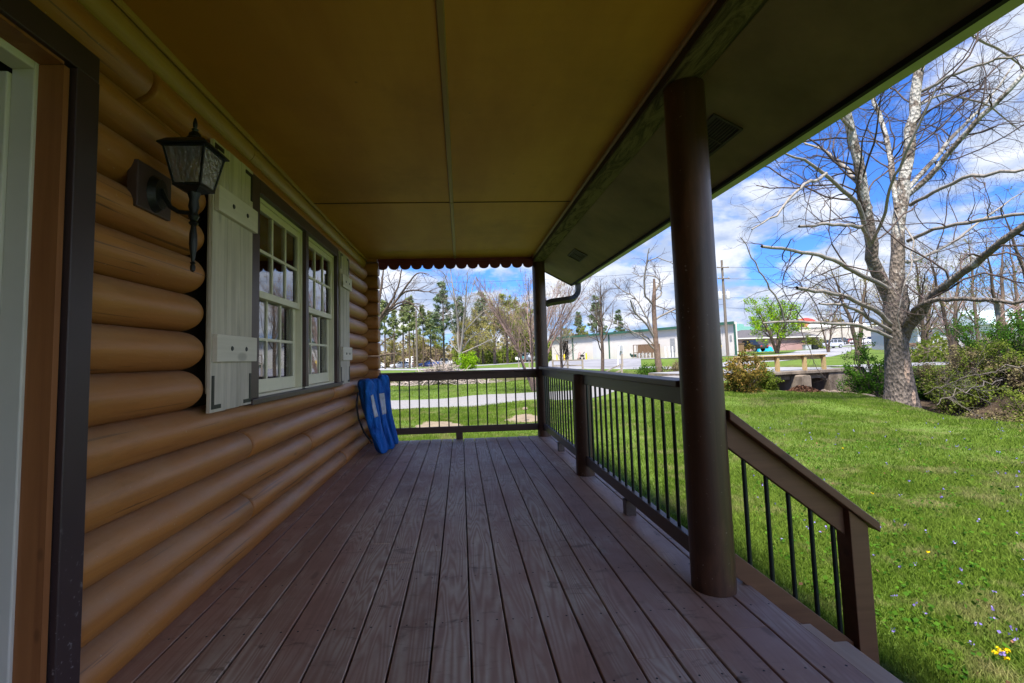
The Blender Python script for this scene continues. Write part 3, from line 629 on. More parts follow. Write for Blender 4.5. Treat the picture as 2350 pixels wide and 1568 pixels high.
# ------------------------------------------------------------------ deck
V, Fc, T = [], [], []
jr = random.Random(5); X0 = -.1345; P = .146; GAP = .0038
fixed = {-3: [2.9], -5: [3.5], 0: [4.6], -1: [2.75], -2: [2.62], 1: [4.0], 3: [], 4: [2.6], 5: [1.72], 6: [1.75], -6: [], 8: [1.86], -4: [], 2: [], 7: [], -7: [], -8: [], -9: [], 9: []}
dk = MB()
for nb in range(-9, 10):
    xa, xb = X0+nb*P+GAP, X0+(nb+1)*P-GAP
    if nb == 9: xb = 1.315
    tb_ = jr.random()
    xa = max(xa, -1.335)
    cuts = sorted([-4.7, 6.475+.004*jr.random()]+[c for c in fixed.get(nb, [jr.uniform(3, 5.5)])]+[.3 if nb % 3 == 0 else -.6])
    for a, b in zip(cuts[:-1], cuts[1:]):
        n0 = len(V); t = min(1, max(0, tb_*.7+.3*jr.random())); dz = jr.uniform(-.0012, .0008); e = .003; a1, b1 = a+.0012, b-.0012
        V += [(xa, a1, -.035), (xb, a1, -.035), (xb, b1, -.035), (xa, b1, -.035), (xa, a1, -e+dz), (xb, a1, -e+dz), (xb, b1, -e+dz), (xa, b1, -e+dz),
              (xa+e, a1+.001, dz), (xb-e, a1+.001, dz), (xb-e, b1-.001, dz), (xa+e, b1-.001, dz)]
        Fc += [[n0+i for i in q] for q in ([3,2,1,0],[0,1,5,4],[1,2,6,5],[2,3,7,6],[3,0,4,7],[8,9,10,11],[4,5,9,8],[5,6,10,9],[6,7,11,10],[7,4,8,11])]
        T += [t]*12
deck = mk_np('porch_deck', np.array(V), np.array([q for q in Fc]), M['deck'], col=np.array(T))
tag(deck, 'long brown wooden plank floor of the porch', 'deck')
fr = MB(); fr.box(-1.34, 1.30, 6.43, 6.468, -.30, -.037); fr.box(1.262, 1.30, -4.7, 6.429, -.30, -.037)
for k in range(14): fr.box(-1.34, 1.261, -4.6+k*.8, -4.56+k*.8, -.28, -.037)
for y in (6.35, 3.2, .2, -2.2): fr.box(1.12, 1.25, y, y+.1, -.9, -.301)
fr.box(-1.34, 1.30, -4.7, 6.4, -.36, -.352)
fr.obj('floor_frame', M['chink'], deck)
ed = MB(); ed.box(1.318, 1.358, .1, 1.868, -.036, -.004); ed.obj('edge_board', M['newdeck'], deck)
# steps down from the deck
stp = empty('porch_steps', (1.6, 1.2, -.5), label='wooden steps going down from the deck edge', cat='steps')
for k in range(3):
    b = MB(); b.box(-.24+.27*k, .05+.27*k, -1.1, .85, .5-.19*(k+1)-.04, .5-.19*(k+1)); b.obj('tread', M['newdeck'], stp, bevel=.004)
b = MB(); b.prism([(-.24, .45), (.62, -.12), (.62, -.25), (.4, -.25), (-.24, .15)], 1, .852, .89); b.obj('stringer', M['stair'], stp)

# ------------------------------------------------------------------ railings
def railing(name, label, parts):
    e = empty(name, parts[0], label=label, cat='railing'); return e
def rel(o, e):
    o.parent = e; o.matrix_parent_inverse = Matrix.Translation(-e.location); return o
bal_me = None
def baluster(e, x, y, z0, z1, r=.0095):
    mb = MB(); mb.tube([(x, y, z0), (x, y, z1)], r, 10); return rel(mb.obj('baluster', M['bal'], smooth=True), e)
# far end
e = empty('porch_railing', (0, 6.44, 0), label='railing across the far end of the porch', cat='railing')
rel(BX('top_cap', M['postx'], None, -1.12, 1.045, 6.375, 6.515, .888, .916, bevel=.004), e)
rel(BX('top_rail', M['postx'], None, -1.12, 1.03, 6.41, 6.448, .800, .887, bevel=.003), e)
rel(BX('bottom_rail', M['postx'], None, -1.12, 1.03, 6.41, 6.448, .088, .174, bevel=.003), e)
rel(BX('support_block', M['postx'], None, -.088, .002, 6.405, 6.452, .001, .087), e)
for i in range(-1, 16): baluster(e, -.968+i*.1311, 6.429, .175, .799)
# side
e = empty('porch_railing', (1.12, 4.3, 0), label='long railing down the open side, with a short post midway', cat='railing')
rel(BX('top_cap', M['posty'], None, 1.055, 1.195, 2.27, 6.36, .912, .945, bevel=.004), e)
rel(BX('top_rail', M['posty'], None, 1.098, 1.136, 2.278, 4.21, .822, .911, bevel=.003), e)
rel(BX('top_rail', M['posty'], None, 1.098, 1.136, 4.38, 6.36, .822, .911, bevel=.003), e)
rel(BX('bottom_rail', M['posty'], None, 1.098, 1.136, 2.278, 4.21, .100, .180, bevel=.003), e)
rel(BX('bottom_rail', M['posty'], None, 1.098, 1.136, 4.38, 6.36, .100, .180, bevel=.003), e)
rel(post('short_post', 1.110, 4.295, .084, .910), e)
for y in (3.20, 5.38): rel(BX('support_block', M['posty'], None, 1.085, 1.15, y-.035, y+.035, .001, .099), e)
for i in range(14): baluster(e, 1.117, 4.158-i*.1311, .181, .821)
for i in range(14): baluster(e, 1.117, 6.255-i*.1311, .181, .821)
# stair railing
e = empty('stair_railing', (1.9, 2.2, -.5), label='sloping stair handrail on dark balusters beside the thick post', cat='railing')
SL = -.789
def slope_box(x0, x1, zt0, th, y0, y1):
    z0, z1 = zt0, zt0+SL*(x1-x0)
    return MB().add([(x0, y0, z0-th), (x1, y0, z1-th), (x1, y1, z1-th), (x0, y1, z0-th), (x0, y0, z0), (x1, y0, z1), (x1, y1, z1), (x0, y1, z0)],
                    [[3,2,1,0],[4,5,6,7],[0,1,5,4],[1,2,6,5],[2,3,7,6],[3,0,4,7]])
rel(slope_box(1.238, 1.923, .811, .045, 2.13, 2.27).obj('handrail_cap', M['stair'], bevel=.004), e)
rel(slope_box(1.232, 1.790, .7705, .128, 2.18, 2.218).obj('top_rail', M['stair'], bevel=.003), e)
rel(slope_box(1.215, 1.790, .174, .108, 2.18, 2.218).obj('bottom_rail', M['stair'], bevel=.003), e)
for x in (1.330, 1.434, 1.538, 1.641, 1.745): baluster(e, x, 2.20, .174+SL*(x-1.215)-.002, .7705-.128+SL*(x-1.232)+.002, .0105)
sp_ = MB(); x0, x1, zt = 1.792, 1.880, .811-.0455+SL*(1.792-1.238)-.001
sp_.add([(x0, 2.15, -.75), (x1, 2.15, -.75), (x1, 2.238, -.75), (x0, 2.238, -.75), (x0, 2.15, zt), (x1, 2.15, zt+SL*.092), (x1, 2.238, zt+SL*.092), (x0, 2.238, zt)], [[3,2,1,0],[4,5,6,7],[0,1,5,4],[1,2,6,5],[2,3,7,6],[3,0,4,7]])
rel(sp_.obj('stair_post', M['stair'], bevel=.003), e)

# ------------------------------------------------------------------ wall lantern
ln = empty('wall_lantern', (-1.045, 1.88, 1.45), label='black coach lantern mounted on the log wall beside the near shutter', cat='lantern')
def rl(mb, name, mat, smooth=False, bevel=0):
    return rel(mb.obj(name, mat, None, smooth, bevel), ln)
cx, cyy = -1.045, 1.88
rl(MB().box(-1.235, -1.195, 1.780, 1.985, 1.688, 1.868), 'mounting_block', M['trim'], bevel=.003)
bp_ = MB(); 
V = [(-1.194, cyy+.052*math.cos(a), 1.765+.075*math.sin(a)) for a in np.linspace(0, 2*math.pi, 17)[:-1]]+[(-1.168, cyy+.040*math.cos(a), 1.765+.060*math.sin(a)) for a in np.linspace(0, 2*math.pi, 17)[:-1]]
bp_.add(V, [[i, (i+1) % 16, 16+(i+1) % 16, 16+i] for i in range(16)]+[[16+i for i in range(16)], list(range(16))[::-1]]); rl(bp_, 'back_plate', M['metalblack'], True)
arm = [(-1.17, cyy, 1.78)]+[(-1.17+.125*(1-math.cos(t))*.5*2*.5, cyy, 1.78-.075*math.sin(t)) for t in np.linspace(.2, 1.5, 6)]+[(-1.10, cyy, 1.70), (-1.07, cyy, 1.705), (cx, cyy, 1.715)]
arm = [(-1.17, cyy, 1.785), (-1.155, cyy, 1.75), (-1.135, cyy, 1.715), (-1.105, cyy, 1.695), (-1.075, cyy, 1.69), (cx, cyy, 1.69)]
rl(MB().tube(arm, .009, 8), 'arm', M['metalblack'], True)
sp = MB(); sp.lathe((cx, cyy, 1.452), [(.003, 0), (.009, .006), (.010, .022), (.006, .030), (.011, .036), (.006, .042), (.008, .06), (.015, .11), (.014, .15), (.009, .185), (.018, .195), (.012, .205), (.020, .222), (.014, .24), (.020, .262), (.016, .29), (.030, .335)], 14)
rl(sp, 'spindle', M['metalblack'], True)
zb_, zt_ = 1.795, 1.935; hb, ht = .050, .076
bs = MB(); r2 = math.sqrt(2); bs.lathe((cx, cyy, 0), [(.02*r2, 1.768), (.042*r2, 1.782), ((hb+.004)*r2, 1.785), ((hb+.004)*r2, zb_)], 4, math.pi/4); rl(bs, 'base', M['metalblack'])
fm = MB()
for sx in (-1, 1):
    for sy in (-1, 1): fm.tube([(cx+sx*hb, cyy+sy*hb, zb_), (cx+sx*ht, cyy+sy*ht, zt_)], .0055, 4)
fm.lathe((cx, cyy, 0), [((ht+.004)*r2, zt_-.006), ((ht+.004)*r2, zt_+.002)], 4, math.pi/4)
rl(fm, 'corner_bars', M['metalblack'])
rfm = MB(); rfm.lathe((cx, cyy, 0), [(.092*r2, zt_+.0025), (.092*r2, zt_+.008), (.070*r2, zt_+.030), (.040*r2, zt_+.046), (.034*r2, zt_+.048)], 4, math.pi/4)
rl(rfm, 'roof_cap', M['metalblack'])
fn = MB(); fn.lathe((cx, cyy, zt_+.046), [(.034, 0), (.032, .010), (.024, .016), (.022, .030), (.010, .042), (.013, .050), (.006, .056), (.008, .062), (.009, .075), (.005, .092), (.001, .100)], 14); rl(fn, 'finial', M['metalblack'], True)
for (ax, sg) in ((0, 1), (0, -1), (1, 1), (1, -1)):
    g_ = MB(); a, b = (hb-.005, ht-.005)
    if ax == 0: V = [(cx+sg*hb, cyy-a, zb_), (cx+sg*hb, cyy+a, zb_), (cx+sg*ht, cyy+b, zt_-.006), (cx+sg*ht, cyy-b, zt_-.006)]
    else: V = [(cx-a, cyy+sg*hb, zb_), (cx+a, cyy+sg*hb, zb_), (cx+b, cyy+sg*ht, zt_-.006), (cx-b, cyy+sg*ht, zt_-.006)]
    V2 = [(x*.985+cx*.015, y*.985+cyy*.015, z) for x, y, z in V]
    g_.add(V+V2, [[0,1,2,3],[7,6,5,4],[0,4,5,1],[1,5,6,2],[2,6,7,3],[3,7,4,0]]); rl(g_, 'glass_panel', M['pebble'])
rl(MB().lathe((cx, cyy, zb_), [(.018, 0), (.018, .05), (.024, .062), (.026, .085), (.014, .108), (.001, .115)], 12), 'bulb', M['candle'], True)

# ------------------------------------------------------------------ blue bags leaning on the wall
def bag(bx, by, tx, ty, tz, r0, r1, seed, label, patchcol):
    b = empty('folding_chair_bag', (bx, by, 0), label=label, cat='bag', group='blue carry bags leaning in the corner')
    n, m_ = 44, 64; V = []; rg = np.random.default_rng(seed); ph = rg.uniform(0, 6, 8)
    for i in range(m_+1):
        t = i/m_; c = np.array([bx+(tx-bx)*t-.03*math.sin(math.pi*t), by+(ty-by)*t, r0*.25+(tz-r0*.25)*t])
        r = (r0+(r1-r0)*t)*(1+.05*math.sin(t*9+ph[0]))
        if t < .04: r *= .72+.28*math.sqrt(t/.04)
        if t > .93: r *= .62+.38*math.sqrt(max(0, (1-t)/.07))
        for k in range(n):
            a = 2*math.pi*k/n
            fold = .13*math.sin(3*a+ph[1]+1.5*math.sin(t*4))-.16*abs(math.sin(2.5*a+ph[2]+t*2.5))**3*(1-.5*t)+.06*math.sin(7*a+ph[3]-t*7)+.07*abs(math.sin(t*13+1.6*a+ph[4]))*(.2+t*t)-.08*abs(math.sin(t*21-a+ph[5]))**2*(t > .8)
            rr = r*(1+fold); V.append(c+np.array([rr*math.cos(a), rr*math.sin(a)*1.0, rr*.12*math.sin(a)]))
    Fc = [[i*n+k, i*n+(k+1) % n, (i+1)*n+(k+1) % n, (i+1)*n+k] for i in range(m_) for k in range(n)]+[list(range(n))[::-1], [m_*n+k for k in range(n)]]
    V = [(p[0], p[1], max(.002, p[2])) for p in V]
    o = rel(mk('fabric_sleeve', V, Fc, M['blue'], None, 'all'), b)
    # the patch follows the sleeve's camera-side surface
    def surf(t, a, k=1.045):
        i = t*m_; i0 = int(i); f = i-i0; kk = (a % (2*math.pi))/(2*math.pi)*n; k0 = int(kk) % n; k1 = (k0+1) % n; g_ = kk-int(kk)
        A = [np.array(V[(i0+di)*n+kq]) for di in (0, 1) for kq in (k0, k1)]
        s = (A[0]*(1-g_)+A[1]*g_)*(1-f)+(A[2]*(1-g_)+A[3]*g_)*f
        c = np.array([bx+(tx-bx)*t-.03*math.sin(math.pi*t), by+(ty-by)*t, r0*.25+(tz-r0*.25)*t]); return c+(s-c)*k
    q = []; fc = []; NA, NT_ = 6, 12
    for i in range(NT_+1):
        for j in range(NA+1): q.append(surf(.50+.30*i/NT_, patchcol+.75*j/NA))
    for i in range(NT_):
        for j in range(NA): fc.append([i*(NA+1)+j, i*(NA+1)+j+1, (i+1)*(NA+1)+j+1, (i+1)*(NA+1)+j])
    pt = rel(mk('fabric_patch', q, fc, M['patch'], None, 'all'), b); sm = pt.modifiers.new('s', 'SOLIDIFY'); sm.thickness = .002
    return b
bag(-.935, 5.62, -1.105, 5.50, .875, .068, .098, 1, 'nearest blue carry bag, whole front visible, pale patch near its top', -1.0)
bag(-.895, 5.86, -1.075, 5.90, .86, .066, .085, 2, 'middle blue carry bag, between the other two', -.9)
bag(-.880, 6.17, -1.02, 6.16, .90, .062, .078, 3, 'farthest blue carry bag, against the end railing', -2.2)
stp_ = MB(); stp_.tube([(-1.16, 5.36, .74), (-1.17, 5.33, .6), (-1.15, 5.33, .45), (-1.10, 5.36, .3), (-1.02, 5.42, .16)], .012, 6, sq=.35)
so_ = stp_.obj('carry_strap', M['strap']); bb = [o for o in C.objects if o.name == 'folding_chair_bag'][0]; rel(so_, bb)
# ================================================================== OUTSIDE
# terrain sheet on a polar grid that is finest where the photograph looks
angs = np.concatenate([np.arange(-180, -60, 4.), np.arange(-60, 62, .55), np.arange(62, 180, 4.)])
rad = [0.]; r = .8
while r < 900: rad.append(r); r *= 1.021 if 7 < r < 60 else 1.06
rad = np.array(rad[1:]); NA, NR = len(angs), len(rad)
A, Rr = np.meshgrid(np.radians(angs), rad)
gx, gy = (Rr*np.sin(A)).ravel(), (Rr*np.cos(A)).ravel(); gzv = zg(gx, gy)
zf = np.clip((np.hypot(gx, gy)-250)/300, 0, 1); gzv = gzv*(1-zf)+1.0*zf
gzv += .02*np.sin(gx*1.7+gy*.6)*np.sin(gy*1.3-gx*.4)*np.clip((np.hypot(gx, gy)-6)/6, 0, 1)
V = np.stack([gx, gy, gzv], 1); V = np.vstack([V, [[0, 0, -.55]]]); c0 = len(V)-1
i = np.arange(NR-1)[:, None]; k = np.arange(NA)[None]; k2 = (k+1) % NA
quads = np.stack([i*NA+k, i*NA+k2, (i+1)*NA+k2, (i+1)*NA+k], -1).reshape(-1, 4)[:, ::-1]
tone = np.maximum(np.clip((3.0-seg_dist(V[:, 0], V[:, 1], creek))/.9, 0, 1), np.clip((1.9-seg_dist(V[:, 0], V[:, 1], creek2))/.4, 0, 1))
lawn = mk_np('lawn', V, quads, M['lawn'], smooth=True, col=tone); lawn['kind'] = 'structure'
def ribbon(name, mat, pts, width, dz=.035, kind='structure', sub=3.):
    pts = [np.array(p[:2], float) for p in pts]; P_ = []
    for a, b in zip(pts[:-1], pts[1:]):
        n = max(1, int(np.linalg.norm(b-a)/sub)); P_ += [a+(b-a)*t/n for t in range(n)]
    P_.append(pts[-1]); P_ = np.array(P_)
    for _ in range(4): P_[1:-1] = (P_[:-2]+2*P_[1:-1]+P_[2:])/4
    T = np.gradient(P_, axis=0); T /= np.linalg.norm(T, axis=1)[:, None]; Nn = np.stack([T[:, 1], -T[:, 0]], 1)
    K = 7; w = np.array(width if hasattr(width, '__len__') else [width]*2); w = np.interp(np.linspace(0, 1, len(P_)), np.linspace(0, 1, len(w)), w)
    rows = []
    for j in range(K):
        f = (j/(K-1)-.5); wob = 1+.05*np.sin(np.arange(len(P_))*1.3+j)
        q = P_+Nn*(w*f*wob)[:, None]; rows.append(np.column_stack([q, zg(q[:, 0], q[:, 1])+dz-(.03 if j in (0, K-1) else 0)]))
    V = np.stack(rows, 1).reshape(-1, 3); m_ = len(P_)
    ii = np.arange(m_-1)[:, None]; kk = np.arange(K-1)[None]
    f = np.stack([ii*K+kk, ii*K+kk+1, (ii+1)*K+kk+1, (ii+1)*K+kk], -1).reshape(-1, 4)
    o = mk_np(name, V, f[:, ::-1], mat, smooth=True); o['kind'] = kind
    if o.data.polygons[0].normal.z < 0: o.data.flip_normals()
    return o
def patch(name, mat, poly, dz=.04, n=14):
    """a sheet draped over the terrain between four corners"""
    a, b, c, d_ = [np.array(p[:2], float) for p in poly]; u, w = np.meshgrid(np.linspace(0, 1, n), np.linspace(0, 1, n)); u = u.ravel()[:, None]; w = w.ravel()[:, None]
    q = (a*(1-u)+b*u)*(1-w)+(d_*(1-u)+c*u)*w; V = np.column_stack([q, zg(q[:, 0], q[:, 1])+dz])
    ii = np.arange(n-1)[:, None]; kk = np.arange(n-1)[None]; f = np.stack([ii*n+kk, ii*n+kk+1, (ii+1)*n+kk+1, (ii+1)*n+kk], -1).reshape(-1, 4)
    o = mk_np(name, V, f, mat, smooth=True); o['kind'] = 'structure'
    if o.data.polygons[0].normal.z < 0: o.data.flip_normals()
    return o
ribbon('gravel_drive', M['gravel'], [g(-300, 17), g(500, 17.2), g(880, 17.4), g(1060, 17.7), g(1240, 18.2), g(1400, 19), g(1549, 20), g(1660, 21.2)], [2.6, 2.9, 3.4, 3.6, 3.4], sub=.6)
ribbon('gravel_drive', M['road'], [g(1930, 23.2), g(2050, 24), g(2200, 25), g(2400, 26.5), g(2900, 30)], 3.2, sub=.8)
ribbon('street', M['road'], [g(500, 64), g(850, 57), g(1000, 50), g(1150, 46), g(1300, 42), g(1450, 38.5), g(1600, 36.5), g(1720, 37), g(1850, 50), g(1900, 75), g(1980, 98), g(2300, 105)], [6, 6, 6, 6, 5, 5], .05)
ribbon('side_road', M['road'], [g(1035, 66), g(1090, 68), g(1130, 72), g(1180, 80), g(1230, 95)], 4.5, .05)
patch('parking_lot', M['asphalt'], [g(1255, 44), g(1470, 38.5), g(1470, 68), g(1262, 93)], .06)
patch('parking_lot', M['asphalt'], [g(1462, 57), g(1720, 49), g(1720, 54.5), g(1462, 68.5)], .055)
patch('car_park', M['road'], [g(840, 97), g(1050, 93), g(1060, 112), g(840, 112)], .06)
patch('car_park', M['road'], [g(1700, 86), g(1925, 92), g(1960, 104), g(1700, 92)], .06)
patch('hill_car_park', M['road'], [g(1900, 108), g(2100, 108), g(2100, 125), g(1900, 125)], .06)
# creek water
wp = np.array([np.array(c) for c in creek]); T = np.gradient(wp, axis=0); T /= np.linalg.norm(T, axis=1)[:, None]; Nn = np.stack([T[:, 1], -T[:, 0]], 1)
zc_ = zg(wp[:, 0], wp[:, 1])+.14; V = np.concatenate([np.column_stack([wp+Nn*1.6, zc_]), np.column_stack([wp-Nn*1.6, zc_])]); m_ = len(wp); ii = np.arange(m_-1)
wo = mk_np('creek_water', V, np.stack([ii, ii+1, ii+1+m_, ii+m_], -1), M['water']); wo['kind'] = 'structure'
if wo.data.polygons[0].normal.z < 0: wo.data.flip_normals()

# ---- numpy vegetation
def tubes(lines, n=3):
    """lines: list of (P (N,k,3), R (N,k)) -> V, quads"""
    Vs, Fs, off = [], [], 0
    for P_, R0, nn in lines:
        N, K = R0.shape
        if N == 0: continue
        T = np.gradient(P_, axis=1); T /= np.linalg.norm(T, axis=2, keepdims=True)+1e-9
        ref = np.where(np.abs(T[:, :1, 2:3]) < .85, np.array([0, 0, 1.]), np.array([1., 0, 0])); ref = np.broadcast_to(ref, T.shape)
        U = np.cross(T, ref); U /= np.linalg.norm(U, axis=2, keepdims=True)+1e-9; Wv = np.cross(T, U)
        a = 2*np.pi*np.arange(nn)/nn
        ring = P_[:, :, None]+R0[:, :, None, None]*(np.cos(a)[None, None, :, None]*U[:, :, None]+np.sin(a)[None, None, :, None]*Wv[:, :, None])
        Vs.append(ring.reshape(-1, 3)); b = (np.arange(N)*K*nn)[:, None, None]; i = np.arange(K-1)[None, :, None]; k = np.arange(nn)[None, None]
        k2 = (k+1) % nn; q = np.stack([b+i*nn+k, b+i*nn+k2, b+(i+1)*nn+k2, b+(i+1)*nn+k], -1).reshape(-1, 4); Fs.append(q+off); off += N*K*nn
    return np.concatenate(Vs), np.concatenate(Fs)
def resample(pts, k=12, wob=0, rg=None):
    pts = np.array(pts, float); d = np.r_[0, np.cumsum(np.linalg.norm(np.diff(pts, axis=0), axis=1))]; t = np.linspace(0, d[-1], k)
    # Catmull-like smoothing by dense interpolation and averaging
    q = np.stack([np.interp(np.linspace(0, d[-1], k*4), d, pts[:, j]) for j in range(3)], 1)
    for _ in range(6): q[1:-1] = (q[:-2]+2*q[1:-1]+q[2:])/4
    o = q[np.linspace(0, len(q)-1, k).astype(int)]
    if wob: o[1:-1] += rg.normal(0, wob, o[1:-1].shape)
    return o
def children(P_, R0, rg, per, ang=(30, 65), ln=(.35, .7), rf=.55, k=6, wander=.18, lift=.12, tmin=.2, rmin=.002, minlen=.05, taper=.25, tpow=.45):
    """next level of branches for all parents at once; per = branches per metre of parent"""
    N, K = R0.shape; seg = np.linalg.norm(np.diff(P_, axis=1), axis=2); L = seg.sum(1)
    cnt = np.maximum(1, rg.poisson(np.maximum(.01, per*L))); idx = np.repeat(np.arange(N), cnt); n = len(idx)
    t = tmin+(1-tmin)*rg.random(n)**.9; f = t*(K-1); i0 = np.minimum(f.astype(int), K-2); fr = (f-i0)[:, None]
    p = P_[idx, i0]*(1-fr)+P_[idx, i0+1]*fr; tan = P_[idx, i0+1]-P_[idx, i0]; tan /= np.linalg.norm(tan, axis=1)[:, None]+1e-9
    rr = R0[idx, i0]*(1-fr[:, 0])+R0[idx, i0+1]*fr[:, 0]
    rnd = rg.normal(size=(n, 3)); rnd -= tan*(rnd*tan).sum(1)[:, None]; rnd /= np.linalg.norm(rnd, axis=1)[:, None]+1e-9
    a = np.radians(rg.uniform(*ang, n))[:, None]; d = np.cos(a)*tan+np.sin(a)*rnd; d[:, 2] += lift; d /= np.linalg.norm(d, axis=1)[:, None]
    l = L[idx]*rg.uniform(*ln, n)*(1.15-t)**tpow; l = np.maximum(l, minlen); st = (l/(k-1))[:, None]
    pts = [p]; 
    for j in range(k-1):
        pts.append(pts[-1]+d*st); d = d+rg.normal(0, wander, d.shape); d[:, 2] += lift*.4; d /= np.linalg.norm(d, axis=1)[:, None]
    r0 = np.maximum(rr*rf*rg.uniform(.6, 1, n), rmin); return np.stack(pts, 1), r0[:, None]*np.linspace(1, taper, k)[None]
def leaves(cent, size, rg, elong=1., spread=0., flat=0):
    n = len(cent); c = cent+rg.normal(0, spread, (n, 3)) if spread else cent
    a = rg.normal(size=(n, 3)); a[:, 2] *= (1-flat); a /= np.linalg.norm(a, axis=1)[:, None]; b = rg.normal(size=(n, 3)); b -= a*(a*b).sum(1)[:, None]; b /= np.linalg.norm(b, axis=1)[:, None]
    s = (size*rg.uniform(.6, 1.3, n))[:, None]; A_ = a*s*elong; B = b*s*.5
    V = np.stack([c-A_*.5, c+B, c+A_*.5, c-B], 1).reshape(-1, 3); q = np.arange(n*4).reshape(-1, 4); return V, q
def pts_on(P_, n, rg, tmin=.2):
    N, K, _ = P_.shape; i = rg.integers(0, N, n); f = rg.uniform(tmin, 1, n)*(K-1.001); j = f.astype(int); fr = (f-j)[:, None]; return P_[i, j]*(1-fr)+P_[i, j+1]*fr
def tree_obj(name, loc, trunk, tmat, crown, cmat, label=None, cat='tree', group=None, leaf=None, lmat=None, crown_name='branches', rg=None):
    e = empty(name, tuple(loc), label=label, cat=cat, group=group); L = np.array(loc, float)
    V, q = tubes(trunk); mk_np('trunk', V-L, q, tmat, e, True)
    if crown: V, q = tubes(crown); mk_np(crown_name, V-L, q, cmat, e, True)
    if leaf is not None:
        V, q = leaf; t = np.repeat(rg.beta(1.6, 1.6, len(q)), 4); mk_np('foliage', V-L, q, lmat, e, False, col=t)
    return e
def one(pts, rads, k=14, wob=0, rg=None):
    P_ = resample(pts, k, wob, rg); r = np.interp(np.linspace(0, 1, k), np.linspace(0, 1, len(rads)), rads); return P_[None], r[None]

